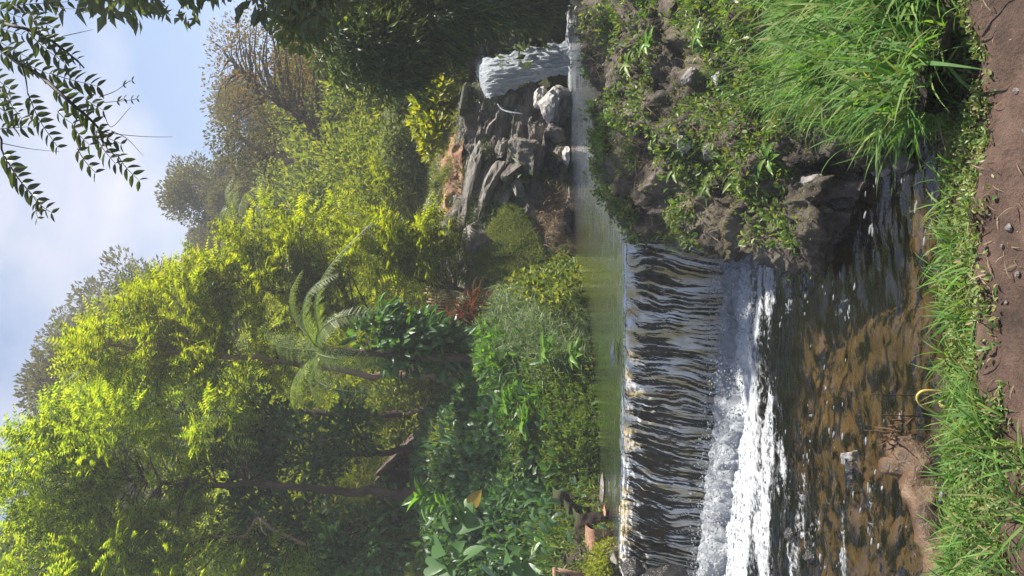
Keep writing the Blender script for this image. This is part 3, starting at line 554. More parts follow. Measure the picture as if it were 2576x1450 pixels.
prock(1130, 610, 20.0, 90, 110, 1.6, 'cliff', 'round brown rock hump behind the left end of the slabs', 18, name='rock_hump', cuts=4, cutd=(.7, .95))
# around the pools
prock(2215, 415, 5.35, 62, 60, 0.17, 'rock', 'small pointed grey stone in the shallow inlet, nearer the headland', 21, (R(20), R(10), R(30)), name='stone', cuts=9, sub=3)
prock(2277, 414, 5.03, 52, 58, 0.16, 'rock', 'rounded grey stone in the shallow inlet, nearer the path', 22, (0, 0, R(20)), name='stone', cuts=7, sub=3)
prock(2392, 362, 4.2, 62, 58, 0.16, 'dirt', 'brown rounded stone at the edge of the inlet beside the verge', 23, (0, 0, R(20)), name='stone', cuts=7, sub=3)
for k, (u, v, w, h, y) in enumerate([(2330, 318, 26, 30, 4.75), (2352, 306, 34, 26, 4.62), (2290, 330, 20, 26, 4.95), (2240, 345, 22, 24, 5.2), (2376, 320, 24, 20, 4.5), (2205, 392, 18, 22, 5.45)]):
    prock(u, v, y, w, h, 0.1, 'wetrock', ['dark wet pebble below the grass at the inlet', 'flat dark wet pebble at the muddy corner of the inlet', 'tiny dark pebble left of the grass tips in the inlet',
          'dark pebble between grass tips and pointed stone', 'dark pebble nearest the brown stone at the inlet edge', 'tiny dark pebble touching the pointed grey stone'][k], 30 + k, (R(15 * k), 0, R(40 * k)), name='pebble', cuts=8, sub=3)
prock(2052, 540, 6.02, 75, 90, 0.45, 'bankrock', 'rough brown boulder embedded low in the tip of the headland', 40, (0, R(20), 0), name='boulder', cuts=9)
prock(2040, 470, 5.98, 70, 75, 0.4, 'rock', 'pale lichen-spotted stone embedded low in the headland', 41, (0, R(-10), 0), name='boulder', cuts=7)
prock(2085, 590, 6.25, 60, 62, 0.45, 'wetrock', 'dark wet boulder at the waterline under the headland tip', 42, (0, R(30), 0), name='boulder', cuts=9)
prock(2100, 505, 5.95, 56, 95, 0.45, 'wetrock', 'dark undercut boulder at the waterline right of the headland tip', 43, (0, R(10), 0), name='boulder', cuts=9)
prock(1742, 345, 7.25, 66, 90, 0.35, 'palerock', 'pale angular rock outcrop in the middle of the headland', 44, (0, R(40), R(20)), name='rock_outcrop', cuts=12, cutd=(.3, .6))
prock(1790, 385, 7.0, 60, 44, 0.3, 'rock', 'grey stone just below the pale outcrop on the headland', 45, (0, R(20), 0), name='stone', cuts=10)
prock(1690, 20, 7.3, 60, 110, 0.4, 'bankrock', 'smooth brown rock at the right edge of the headland', 46, (0, R(-12), 0), name='rock', cuts=8)
prock(1640, 170, 7.9, 60, 50, 0.35, 'rock', 'grey knobbly rock in the upper right part of the headland', 47, (0, R(20), 0), name='rock', cuts=10)
prock(1735, 195, 7.1, 48, 52, 0.3, 'rock', 'dark-sided stone half buried among herbs on the headland', 48, (0, R(30), 0), name='stone', cuts=10)
prock(1805, 200, 6.75, 34, 40, 0.22, 'palerock', 'small pale stone among herbs right of the outcrop', 49, (0, R(10), 0), name='stone', cuts=8)
# left end of the weir: kerb of stones and abutment rocks
for k, (u, v, w, h, y, m) in enumerate([(1514, 1220, 14, 84, 11.9, 'rock'), (1521, 1292, 13, 62, 11.5, 'redearth'), (1526, 1345, 13, 46, 11.2, 'rock'), (1532, 1375, 14, 34, 10.9, 'redearth'),
        (1476, 1272, 38, 36, 12.15, 'redearth')]):
    prock(u, v, y, w, h, 0.35, m, ['long grey kerb stone at the left end of the weir crest', 'second reddish kerb stone along the water above the weir', 'third kerb stone, grey, short and rounded',
          'last small reddish kerb stone nearest the yellow moss', 'round brown boulder below the earth steps'][k], 60 + k, name='kerb_stone' if k < 4 else 'boulder', cuts=11, cutd=(.4, .8))
for k, (u, v, w, h, y, m) in enumerate([(1572, 1432, 46, 50, 10.0, 'palerock'), (1600, 1448, 40, 40, 9.95, 'rock'), (1630, 1440, 50, 36, 10.05, 'wetrock'), (1580, 1480, 70, 60, 10.0, 'rock'), (1660, 1470, 90, 70, 10.0, 'wetrock'), (1545, 1405, 26, 28, 10.15, 'rock')]):
    prock(u, v, y, w, h, 0.5, m, ['pale broken rock at the left end of the weir', 'grey rock below the pale broken rock at the weir end', 'dark wet rock beside the left end of the curtain',
          'grey rock left of the pale broken rock, cut by the frame', 'big dark rock at the lower left end of the weir', 'small grey rock where the weir crest ends'][k], 70 + k, (0, R(25 * k), 0), cuts=12, cutd=(.3, .62))
prock(1690, 1446, 9.72, 170, 90, 0.6, 'wetrock', 'tall dark rock hiding the left end of the water curtain', 79, (0, R(8), 0), cuts=13, cutd=(.35, .7))
prock(1600, 1438, 9.85, 70, 60, 0.5, 'wetrock', 'dark rock on top of the tall rock at the left end of the weir', 78, (0, R(20), 0), cuts=13, cutd=(.35, .7))
prock(1541, 890, 10.35, 14, 62, 0.3, 'palerock', 'small pale stone sticking out of the water above the weir crest', 80, name='stone', cuts=8)
prock(1538, 528, 9.95, 16, 44, 0.25, 'wetrock', 'small dark stone in the shallows beside the headland above the weir', 81, name='stone', cuts=8)
# black rock in the pool
prock(2142, 1190, 5.95, 62, 110, 0.32, 'wetrock', 'jagged black rock sticking out of the brown pool', 84, (0, R(-6), R(12)), name='rock', cuts=13, cutd=(.3, .62))
prock(2138, 1150, 5.97, 48, 44, 0.22, 'palerock', 'pale wet stone leaning on the jagged black rock in the pool', 85, (0, R(30), R(30)), name='stone', cuts=11, cutd=(.4, .8))
prock(1990, 1350, 7.05, 30, 62, 0.3, 'wetrock', 'dark wet stone breaking the surface at the left of the pool', 86, (0, R(12), R(30)), name='stone', cuts=13, cutd=(.35, .7))
prock(2040, 1405, 6.7, 40, 44, 0.25, 'wetrock', 'small dark rock breaking the surface at the left of the pool', 87, name='stone', cuts=9)
# earth steps on the left bank
for k, (u, va, vb, y, h, d, m) in enumerate([(1398, 1235, 1330, 12.25, 0.16, 0.5, 'soil'), (1425, 1262, 1365, 11.85, 0.16, 0.5, 'soil'), (1452, 1290, 1400, 11.45, 0.17, 0.5, 'soil'), (1487, 1335, 1460, 11.00, 0.18, 0.6, 'redearth')]):
    a, b = W(u, va, y), W(u, vb, y); nn = 40
    g_ = [[a + [0, d, 0.02], a, a - [0, 0.06, h], a - [0, 0.05, h + .25]], [(a + b) / 2 + [0, d, 0.02], (a + b) / 2, (a + b) / 2 - [0, 0.06, h], (a + b) / 2 - [0, 0.05, h + .25]], [b + [0, d, 0.02], b, b - [0, 0.06, h], b - [0, 0.05, h + .25]]]
    g_ = loft(g_, nn, 24); g_ = g_ + 0.10 * np.stack([fbm(g_ * 1.5 + 9, 3), fbm(g_ * 2.0, 3), 0.6 * fbm(g_ * 2.2 + 5, 3)], -1)
    obj('earth_step', mesh_np('earth_step', g_, gridfaces(nn, 24), M[m]), None, ['topmost narrow earth step cut into the left bank', 'second earth step from the top on the left bank',
        'third earth step from the top on the left bank', 'lowest and widest reddish earth step beside the yellow moss'][k], 'step', 'earth steps cut into the left bank')
# ---------------------------------------------------------------- small man-made things
lg = [W(2215, 1110, 5.05), W(2222, 1150, 4.98), W(2240, 1200, 4.9), W(2272, 1260, 4.82), W(2300, 1320, 4.76), W(2330, 1380, 4.68), W(2350, 1440, 4.6), W(2375, 1520, 4.5)]
lg = [p + np.array([0, 0.0, -0.02]) for p in lg]
for p in lg: p[2] = LP + 0.015
lgp = thing('log', tuple(lg[0]), 'brown waterlogged log with a knotty end lying in the pool beside the grass', 'log')
v, f = tube(lg, [0.10, 0.15, 0.15, 0.135, 0.125, 0.12, 0.12, 0.11], 18, 70); v = v + unit(v - catmull(np.array(lg), len(v))) * (0.05 * fbm(v * 6, 4))[:, None]
v[:, 2] -= 0.02
under(lgp, obj('trunk', mesh_np('log', v, quads2tris(f), M['log'])))
v, f = tube([W(2235, 1180, 4.95) * [1, 1, 0] + [0, 0, LP + 0.06], W(2212, 1172, 5.0) * [1, 1, 0] + [0, 0, LP + 0.15], W(2205, 1170, 5.0) * [1, 1, 0] + [0, 0, LP + 0.19]], [0.07, 0.06, 0.05], 10, 8)
under(lgp, obj('branch_stub', mesh_np('stub', v, quads2tris(f), M['log'])))
tb = []
for k in range(26):
    p = lg[0] + rng.normal(0, 1, 3) * [.05, .06, .03] + [0.05, 0, .07]; q = p + unit(rng.normal(size=3)) * rng.uniform(.05, .16) + [0, 0, .03]; tb.append(tube([p, (p + q) / 2 + rng.normal(0, .02, 3), q], [.006, .005, .002], 5))
under(lgp, obj('root_tuft', tubemesh('roots', tb, M['wood'])))
hp = [W(2318, 1045, 4.5), W(2300, 1030, 4.52), W(2296, 1005, 4.52), W(2306, 985, 4.5), W(2330, 985, 4.48)]
for p, dz in zip(hp, (.05, .16, .22, .2, .10)): p[2] = LP + dz
obj('root', mesh_np('hose', *[(a, quads2tris(b)) for a, b in [tube(hp, [.011, .011, .011, .010, .008], 8, 30)]][0], M['hose']), None, 'looped yellow root sticking out of the water beside the log', 'root')
hp = [W(2330, 1035, 4.42), W(2308, 1020, 4.45), W(2318, 1000, 4.45), W(2340, 1000, 4.42)]
for p, dz in zip(hp, (.03, .12, .10, .05)): p[2] = LP + dz
obj('root', mesh_np('hose', *[(a, quads2tris(b)) for a, b in [tube(hp, [.012, .012, .012, .01], 8, 24)]][0], M['hose']), None, 'smaller looped root inside the yellow one beside the log', 'root')
for k, (a, b) in enumerate([((2206, 1000), (2290, 996)), ((2210, 1052), (2290, 1050))]):
    p0, p1 = W(a[0], a[1], 4.95), W(b[0], b[1], 4.9); p1[2] = LP - 0.05; p0[2] = LP + (0.30 if k == 0 else 0.22)
    obj('twig', tubemesh('twig', [tube([p0 + [0.02, 0, 0], (p0 + p1) / 2 + [0.01, 0, 0], p1], [.003, .004, .005], 5, 9)], M['wirem']), None, ['thin dark twig standing in the pool, nearer the weir middle', 'thin dark twig standing in the pool beside the log'][k], 'twig')
# hand rail, bottom left corner
hr = thing('hand_rail', tuple(W(1482, 1450, 10.9)), 'rusty pipe hand rail at the left end of the weir', 'railing')
under(hr, obj('post', tubemesh('post', [tube([W(1393, 1433, 10.9), W(1430, 1440, 10.9), W(1500, 1454, 10.9)], [.034, .034, .034], 10)], M['rust'])))
under(hr, obj('top_rail', tubemesh('rail', [tube([W(1395, 1428, 10.9), W(1397, 1500, 10.8), W(1400, 1700, 10.4)], [.032] * 3, 10)], M['rust'])))
under(hr, obj('middle_rail', tubemesh('rail', [tube([W(1455, 1445, 10.9), W(1456, 1500, 10.8), W(1460, 1700, 10.4)], [.028] * 3, 10)], M['rust'])))
# wooden rail on the far terrace
wr = thing('wooden_rail', tuple(W(1110, 490, 21.4)), 'small pale wooden rail frame on the far sunlit terrace', 'railing')
for u, v in ((1090, 481), (1090, 498)): under(wr, obj('post', tubemesh('post', [tube([W(1084, v, 21.4), W(1118, v, 21.4)], [.03, .03], 8)], M['bamboo'])))
for u in (1087, 1097, 1106): under(wr, obj('bar', tubemesh('bar', [tube([W(u, 479, 21.38), W(u, 500, 21.38)], [.022, .022], 8)], M['bamboo'])))
# pale stick fence on the terrace right of it
prock(1157, 672, 18.6, 20, 30, 0.3, 'bluebag', 'crumpled blue plastic bag on the left end of the cliff top', 90, name='plastic_bag', cuts=6, sub=3, cat='bag')
prock(1165, 672, 18.45, 8, 8, 0.1, 'whitebag', 'tiny white cup lying below the blue plastic bag', 91, name='cup', cuts=6, sub=2, cat='cup')
prock(1437, 517, 18.45, 14, 16, 0.2, 'whitebag', 'white plastic scrap floating at the waterline under the cliff', 92, name='plastic_scrap', cuts=6, sub=3, cat='litter')
# hut
hy_ = 20.5
hut = thing('hut', tuple(W(1085, 1190, hy_)), 'small dark open hut with a gabled roof behind the left bank', 'hut')
ap, er, el = W(955, 1200, hy_), W(1068, 1092, hy_), W(1040, 1312, hy_)
dp = np.array([0.25, 2.2, 0.0])
for nm, e in (('roof', er), ('roof', el)):
    e2 = e.copy(); e2[2] = min(er[2], el[2]) if False else e[2]
    a = ap; n_ = unit(np.cross(e2 - a, dp)); n_ = n_ * np.sign(n_[2]) * 0.09
    V = np.array([a, e2, e2 + dp, a + dp, a + n_, e2 + n_, e2 + dp + n_, a + dp + n_])
    Fq = np.array([[0, 1, 2, 3], [4, 7, 6, 5], [0, 4, 5, 1], [1, 5, 6, 2], [2, 6, 7, 3], [3, 7, 4, 0]])
    ro = under(hut, obj('roof', mesh_np('roof', V, Fq, M['roof'], smooth=False)))
    L_ = np.linalg.norm(e2 - a); nn = int(L_ / 0.2)
    for k in range(nn):
        c = a + (e2 - a) * ((k + .5) / nn) + n_ * 1.1
        d_ = unit(e2 - a); q = unit(n_)
        bv, bf = box(np.array([-.11, -.09, -.035]), np.array([.11, .25, .035]))
        Rm = np.stack([d_, unit(dp), q], -1); tilt = Matrix.Rotation(rng.uniform(-.25, .25), 3, 'Y')
        bv = (Rm @ (np.array(tilt) @ bv.T)).T + c
        s_o = under(hut, obj('shingle', mesh_np('shingle', bv, bf, M['roof'], smooth=False)))
for v_ in (1105, 1180, 1235, 1295):
    t_ = W(1000 if v_ in (1180, 1235) else 1040, v_, hy_ + .25)
    under(hut, obj('post', tubemesh('post', [tube([t_, W(1105, v_, hy_ + .25)], [.05, .05], 8)], M['wood'])))
under(hut, obj('beam', mesh_np('beam', *box(W(1036, 1100, hy_ + .18), W(1030, 1300, hy_ + .28)), M['wood'], smooth=False)))
under(hut, obj('floor_beam', mesh_np('beam', *box(W(1090, 1096, hy_ + .18), W(1082, 1300, hy_ + .28)), M['wood'], smooth=False)))
bw = W(1010, 1092, hy_ + 2.1); bw2 = W(1100, 1312, hy_ + 2.2)
under(hut, obj('back_wall', mesh_np('wall', *box(bw, bw2), M['wood'], smooth=False)))
# dark earth retaining wall right of the hut
# sign board at the foot of the tall trunk
sg = thing('sign_board', tuple(W(1075, 1240, 16.4)), 'small brown board fixed at the foot of the tall straight trunk', 'board')
under(sg, obj('panel', mesh_np('panel', *box(W(1046, 1224, 16.3), W(1064, 1255, 16.33)), M['wood'], smooth=False)))
under(sg, obj('post', tubemesh('post', [tube([W(1060, 1240, 16.36), W(1095, 1240, 16.36)], [.03, .03], 6)], M['wood'])))
# pole fence behind the bright tree
fn = thing('pole_fence', tuple(W(1170, 745, 20.5)), 'rustic fence of thin sunlit poles below the bright feathery tree', 'fence')
for k in range(16):
    v_ = 690 + k * 8 + rng.uniform(-2, 2); under(fn, obj('pole', tubemesh('pole', [tube([W(1075 + rng.uniform(-14, 10), v_ + rng.uniform(-3, 3), 20.5), W(1165, v_, 20.5)], [.02, .026], 6)], M['bamboo'])))
for u in (1095, 1140): under(fn, obj('cross_pole', tubemesh('pole', [tube([W(u, 686, 20.46), W(u + 4, 822, 20.46)], [.024, .024], 6)], M['bamboo'])))

# ---------------------------------------------------------------- leaf shapes
def tri_leaf(w=0.42, fold=0.12): return np.array([[0, 0, 0], [0.45, w / 2, fold], [1, 0, -0.08], [0.45, -w / 2, fold]]), np.array([[0, 2, 1], [0, 3, 2]])
def ovate(w=0.5, fold=0.10, droop=0.15):
    xs_ = [0, .18, .45, .75, 1]; ws = [0, .36, .5, .33, 0]
    V, Fc = [], []
    for x, a in zip(xs_, ws): V += [[x, a * w, fold * a * 2 - droop * x * x], [x, 0, -droop * x * x], [x, -a * w, fold * a * 2 - droop * x * x]]
    for k in range(4):
        a = k * 3
        Fc += [[a, a + 1, a + 4], [a, a + 4, a + 3], [a + 1, a + 2, a + 5], [a + 1, a + 5, a + 4]]
    Fc = [t for t in Fc if not (t[0] in (0, 2) and t[1] == 1 and False)]
    return np.array(V, float), np.array(Fc)
def feather(np_=9, w=0.17, droop=0.18, lw=0.055):
    V, Fc = [], []
    for k in range(np_):
        x = 0.10 + 0.88 * k / (np_ - 1); l = w * (math.sin(math.pi * min(1, 0.16 + 0.80 * x)) ** 0.6) * 1.15; z = -droop * x * x
        for s in (1, -1):
            a = len(V); V += [[x - lw / 2, 0, z], [x + lw / 2, 0, z], [x + 0.06, s * l, z - 0.03]]; Fc.append([a, a + 1, a + 2] if s > 0 else [a + 1, a, a + 2])
    return np.array(V, float), np.array(Fc)
def blade(w=0.03, seg=4, curve=0.5):
    V, Fc = [], []
    for k in range(seg + 1):
        t = k / seg; ww = w * (1 - t ** 1.6) * (0.6 + 0.8 * min(1, t * 3)) / 2
        x = t * (1 - 0.25 * curve * t); z = -curve * t * t * 0.6
        if k < seg: V += [[x, ww, z], [x, -ww, z]]
        else: V += [[x, 0, z]]
    for k in range(seg - 1): a = 2 * k; Fc += [[a, a + 1, a + 3], [a, a + 3, a + 2]]
    a = 2 * (seg - 1); Fc.append([a, a + 1, a + 2]); return np.array(V, float), np.array(Fc)
T_leaf, T_ov, T_fe, T_fe2, T_bl = tri_leaf(), ovate(), feather(9), feather(6, 0.2), blade()
T_long = tri_leaf(0.22, 0.05)
def scatter(G, n, wfn=None, rg=rng, nrm=None):
    A, B, C = G[:-1, :-1], G[1:, :-1], G[:-1, 1:]
    cr_ = np.cross(B - A, C - A); ar = np.linalg.norm(cr_, axis=-1)
    w = ar.copy(); ctr = (A + B + C) / 3
    if wfn is not None: w = w * np.clip(wfn(ctr), 0, None)
    w = w.ravel(); cs_ = np.cumsum(w); idx = np.searchsorted(cs_, rg.random(n) * cs_[-1])
    idx = np.minimum(idx, len(w) - 1)
    a, b = rg.random((n, 1)), rg.random((n, 1))
    A_, B_, C_ = A.reshape(-1, 3)[idx], B.reshape(-1, 3)[idx], C.reshape(-1, 3)[idx]
    p = A_ + (B_ - A_) * a + (C_ - A_) * b
    nn = unit(cr_.reshape(-1, 3)[idx]); nn *= np.sign((nn * np.array([0, -0.7, 1])).sum(-1, keepdims=True) + 1e-9)
    return p, nn
def pix(P):                                             # where points fall in the picture, used for planting patches seen in the photo
    y = np.maximum(P[..., 1], 0.3); return 1288 - (P[..., 2] - EYE) / y * F, 725 - P[..., 0] / y * F
def patch(u0, v0, ru, rv):
    def fn(P):
        u, v = pix(P); return np.exp(-(((u - u0) / ru) ** 2 + ((v - v0) / rv) ** 2) * 1.5)
    return fn
def cover(name, label, cat, G, n, tmpl, size, mat, wfn=None, out=0.6, upw=0.6, spread=0.7, clump=None, kind='stuff', seed=0, lift=0.0, aspect=None, parent=None, clumpn=8):
    rg = np.random.default_rng(seed + 500)
    if clump:
        m = max(1, n // clumpn); p, nn = scatter(G, m, wfn, rg); p = np.repeat(p, clumpn, 0); nn = np.repeat(nn, clumpn, 0)
        off = rg.normal(size=(len(p), 3)) * clump; off -= (off * nn).sum(-1, keepdims=True) * nn * 0.8; p = p + off
    else: p, nn = scatter(G, n, wfn, rg)
    n = len(p)
    d = unit(nn * out + np.array([0, 0, upw]) + rg.normal(size=(n, 3)) * spread)
    up = unit(nn + rg.normal(size=(n, 3)) * 0.5 + np.array([0, -0.2, 0.3]))
    s = rg.uniform(size[0], size[1], (n, 1)) * (np.ones(3) if aspect is None else np.array(aspect))
    v, f = inst(tmpl[0], tmpl[1], p + nn * lift * rg.random((n, 1)), frames(d, up), s)
    return obj(name, mesh_np(name, v, f, M[mat], smooth=False), parent, label, cat, None, kind)
# ---------------------------------------------------------------- ground cover
def near_w(P):
    x, y = P[..., 0], P[..., 1]; e = brink(x)
    return sstep(-0.42, -0.05, y - e + 0.06 * np.sin(x * 7)) * sstep(0.42, 0.12, y - e) * sstep(1.3, 0.75, x) * (np.abs(x) < 1.6)
vp = np.linspace(0, 1, 2)
# grass of the verge, thicker to the left
def edge_w(P):
    x, y = P[..., 0], P[..., 1]; e = brink(x); t = 0.30 + 0.70 * sstep(0.55, -0.25, x)
    t = t + 0.9 * sstep(-0.15, -0.7, x); return sstep(-0.34 * t - 0.08, -0.02 - 0.25 * sstep(-0.15, -0.7, x), y - e) * sstep(0.50, 0.15, y - e) * (0.25 + 0.75 * sstep(0.6, -0.1, x)) * sstep(1.2, 0.8, x) * (x > -1.9)
cover('verge_grass', 'fresh green grass along the verge between path and pool', 'grass', G_near, 6800, blade(0.042, 4, 0.8), (0.05, 0.20), 'grass', lambda P: edge_w(P) * (0.08 + sstep(-0.15, 0.3, fbm(P * 3.5 + 8, 3) + 0.05 - 0.25 * P[..., 0])), 0.55, 0.55, 0.75, seed=1, clump=0.02)
cover('verge_clover', 'low clover and small weeds between path and pool', 'weeds', G_near, 12000, T_ov, (0.010, 0.030), 'clover',
      lambda P: sstep(-0.46, -0.26, P[..., 1] + 0.3 * sstep(-0.1, -0.7, P[..., 0]) - brink(P[..., 0]) + 0.10 * fbm(P * 5, 2) - 0.05 * P[..., 0]) * sstep(0.2, 0.0, P[..., 1] - brink(P[..., 0])) * (np.abs(P[..., 0]) < 1.7) * sstep(-0.2, 0.25, fbm(P * 6 + 2, 3) + 0.15) * sstep(1.1, .85, P[..., 0]), 0.3, 0.35, 0.9, seed=2, lift=0.02)
cover('leaf_litter', 'brown roots and dry litter scattered on the dirt path', 'litter', G_near, 1500, blade(0.06, 4, 0.9), (0.02, 0.09), 'drygrass',
      lambda P: (P[..., 1] > 2.0) * (P[..., 1] < 3.0) * (np.abs(P[..., 0]) < 1.5) * sstep(-0.1, 0.5, fbm(P * 2.5 + 4, 2) + 0.4 * sstep(2.4, 2.6, P[..., 1])), 0.05, 0.0, 0.6, seed=3, lift=0.004)
# small stones on the path
for k, (u, v, w) in enumerate([(2538, 575, 26), (2520, 620, 14), (2556, 230, 20), (2490, 540, 10), (2560, 690, 16), (2575, 330, 14), (2530, 760, 10)]):
    y = 1.6 * F / (u - 1288)
    prock(u, v, y, w * .6, w, w / F * 2.5, 'rock', ['flat grey stone pressed into the middle of the path', 'pebble beside the flat grey stone on the path', 'brownish pebble on the path below the tall grass',
          'tiny pebble at the edge of the clover', 'small pebble at the bottom edge of the path', 'small pebble near the lower right of the path', 'tiny pebble below the thin grass of the verge'][k], 120 + k, (0, 0, R(50 * k)), name='pebble', cuts=8, sub=3)
# tall grass on the right slope
G_slope = np.concatenate([G_near[(xs > 0.75) & (xs < 4.5)]], 0)
def slope_w(P):
    u, v = pix(P); x, y = P[..., 0], P[..., 1]
    return sstep(2445, 2405, u + 0.12 * v) * sstep(1850, 2010, u) * sstep(345, 250, v + 0.12 * (2250 - u)) * (v > -330) * (0.12 + 0.88 * sstep(-0.1, 0.2, fbm(P * 1.7 + 3, 3) + 0.05))
cover('tall_grass', 'long bright green grass arching over the right bank', 'grass', G_head, 12500, blade(0.036, 5, 0.95), (0.12, 0.38), 'grass', slope_w, 0.35, 0.9, 0.55, seed=4, clump=0.03)
cover('tall_grass', 'long bright green grass at the edge of the dirt path on the right', 'grass', G_slope, 5200, blade(0.040, 5, 0.9), (0.10, 0.30), 'grass',
      lambda P: sstep(2.72, 2.95, P[..., 1] + 0.05 * np.sin(P[..., 0] * 9)) * sstep(0.86, 1.05, P[..., 0]) * sstep(2.9, 2.2, P[..., 0]), 0.35, 0.9, 0.6, seed=5, clump=0.03)
def headw(P):
    u, v = pix(P); return (u > 1470) * (u < 2060) * (v > -260) * (v < 620)
def hp_(P):
    u, v = pix(P); return headw(P) * sstep(0.0, 0.22, fbm(P * 1.3 + 21, 3) + 0.22 * sstep(1700, 1850, u) + 0.20 * sstep(150, 0, v) - 0.25 * sstep(1980, 2060, u) + 0.04)
cover('headland_herbs', 'small leafy herbs spread over the mossy rock headland', 'plants', G_head, 24000, T_ov, (0.022, 0.070), 'herb', hp_, 0.5, 0.35, 0.7, seed=6, lift=0.05, clump=0.05)
cover('headland_moss', 'low yellow green moss and seedlings on the rock headland', 'moss', G_head, 16000, T_leaf, (0.012, 0.035), 'mossleaf', lambda P: headw(P) * sstep(0.0, 0.35, fbm(P * 2.2 + 40, 4)), 0.6, 0.3, 0.8, seed=7, lift=0.02)
cover('dry_roots', 'dry brown stems and roots hanging over the rock headland', 'dry stems', G_head, 5200, blade(0.02, 4, 1.0), (0.08, 0.28), 'drygrass', lambda P: headw(P) * sstep(-0.1, 0.3, fbm(P * 1.3 + 60, 3)) * sstep(2000, 1800, pix(P)[0]), 0.25, -0.25, 0.7, seed=8, lift=0.03)
cover('headland_grass', 'thin grass tufts growing on the rock headland', 'grass', G_head, 2600, blade(0.035, 4, 0.8), (0.08, 0.22), 'grass', lambda P: hp_(P) * sstep(0.0, 0.4, fbm(P * 1.1 + 90, 2)), 0.5, 0.6, 0.6, seed=9, clump=0.02, clumpn=14)
# left bank
cover('bank_grass', 'long drooping grass on the slope in the middle of the left bank', 'grass', G_left, 15000, blade(0.03, 4, 1.0), (0.18, 0.5), 'grassdk', patch(1330, 850, 150, 95), 0.7, 0.3, 0.6, seed=11, clump=0.06)
cover('bank_herbs', 'thick green herbs on the lower left bank above the water', 'plants', G_left, 17000, T_long, (0.06, 0.16), 'herb', lambda P: patch(1420, 1110, 110, 190)(P) + 0.4 * patch(1300, 1010, 90, 60)(P), 0.7, 0.4, 0.7, seed=12, lift=0.16)
cover('broad_leaf_plants', 'glossy broad leaved plants massed along the crest of the left bank', 'plants', G_left, 3400, ovate(0.36, 0.12, 0.4), (0.16, 0.34), 'bright', lambda P: patch(1225, 915, 60, 80)(P) + patch(1300, 1000, 60, 40)(P) + 0.8 * patch(1345, 1050, 35, 40)(P), 0.6, 0.7, 0.6, seed=13, clump=0.10, clumpn=9)
cover('dark_leaf_plants', 'dense dark heart leaved plants blanketing the left slope', 'plants', G_left, 9500, ovate(0.5, 0.10, 0.3), (0.12, 0.26), 'glossy', patch(1240, 1230, 130, 190), 0.75, 0.5, 0.6, seed=14, lift=0.25)
cover('slope_herbs', 'mid green herbs filling the slope below the dark plants', 'plants', G_left, 9000, T_long, (0.07, 0.18), 'herb', lambda P: patch(1370, 1320, 70, 150)(P) + 0.6 * patch(1180, 1060, 70, 60)(P), 0.7, 0.4, 0.7, seed=15, lift=0.15)
cover('sunlit_grass', 'yellow sunlit grass along the upper rim of the left slope', 'grass', G_left, 9000, blade(0.035, 4, 0.9), (0.12, 0.35), 'lime', lambda P: patch(1075, 1370, 45, 120)(P) + 0.3 * patch(1110, 1120, 40, 40)(P), 0.5, 0.7, 0.6, seed=16, clump=0.06)  # sunlit patch carried by a yellower copy of the grass colour
cover('yellow_moss', 'bright yellow green creeping moss beside the lowest earth step', 'moss', G_left, 5200, T_ov, (0.03, 0.07), 'lime', lambda P: patch(1515, 1350, 20, 50)(P) + patch(1505, 1440, 40, 30)(P), 0.6, 0.4, 0.7, seed=17, lift=0.06)
cover('rim_weeds', 'wispy weeds along the rim of the left bank', 'plants', G_left, 8000, T_long, (0.07, 0.2), 'bush', lambda P: patch(1130, 1130, 45, 110)(P) + patch(1210, 1010, 30, 60)(P) + patch(1420, 760, 60, 60)(P), 0.5, 0.6, 0.7, seed=18, lift=0.2)
cover('bank_shrubs', 'low leafy shrubs at the waterline between grass slope and cliff', 'shrubs', G_left, 5200, T_ov, (0.08, 0.18), 'bush', patch(1390, 715, 70, 60), 0.7, 0.5, 0.7, seed=19, lift=0.25)
cover('fern_patch', 'yellow green ferns in a patch on the left bank', 'ferns', G_left, 420, feather(10, 0.16, 0.35, 0.06), (0.25, 0.5), 'fern', patch(1335, 1115, 26, 60), 0.6, 0.7, 0.6, seed=25, clump=0.08, clumpn=7)
eg = loft([[W(u, v, y) for u, v, y in r] for r in [[(1168, 560, 19.7), (1135, 570, 20.0), (1112, 570, 20.6), (1104, 570, 21.6)], [(1165, 480, 19.9), (1130, 480, 20.2), (1108, 480, 20.8), (1100, 480, 22)], [(1165, 410, 20.2), (1135, 405, 20.5), (1112, 405, 21.0), (1104, 405, 22)], [(1165, 345, 20.5), (1145, 340, 20.8), (1128, 340, 21.2), (1120, 340, 22)]]], 60, 40)
eg[..., 1] -= 0.14 * ridged(eg * 1.6, 4); eg[..., 2] += 0.05 * fbm(eg * 3, 3)
obj('earth_ledge', mesh_np('earth_ledge', eg, gridfaces(60, 40), M['redearth']), None, 'sunlit tan earth ledge along the top of the cliff below the wooden rail', 'earth ledge')
# moss hump on the cliff
mh = loft([[W(u, v, y) for u, v, y in r] for r in [
    [(1430, 800, 16.0), (1330, 800, 16.4), (1230, 790, 16.8), (1185, 770, 17.4)], [(1425, 740, 16.2), (1320, 740, 16.6), (1215, 730, 17.2), (1180, 720, 17.9)],
    [(1380, 680, 17.0), (1300, 670, 17.2), (1220, 665, 17.7), (1195, 660, 18.3)], [(1355, 600, 17.8), (1300, 600, 17.9), (1240, 600, 18.3), (1215, 600, 18.8)], [(1320, 545, 18.5), (1295, 540, 18.5), (1265, 540, 18.7), (1250, 540, 19.0)], [(1300, 520, 19.0), (1290, 515, 19.0), (1275, 515, 19.1), (1265, 515, 19.3)]]], 90, 60)
mh[..., 1] -= 0.12 * fbm(mh * 1.2, 3)
mt = thing('mossy_hump', tuple(W(1400, 650, 17.4)), 'rounded grassy moss hump hanging down the left half of the cliff', 'moss hump')
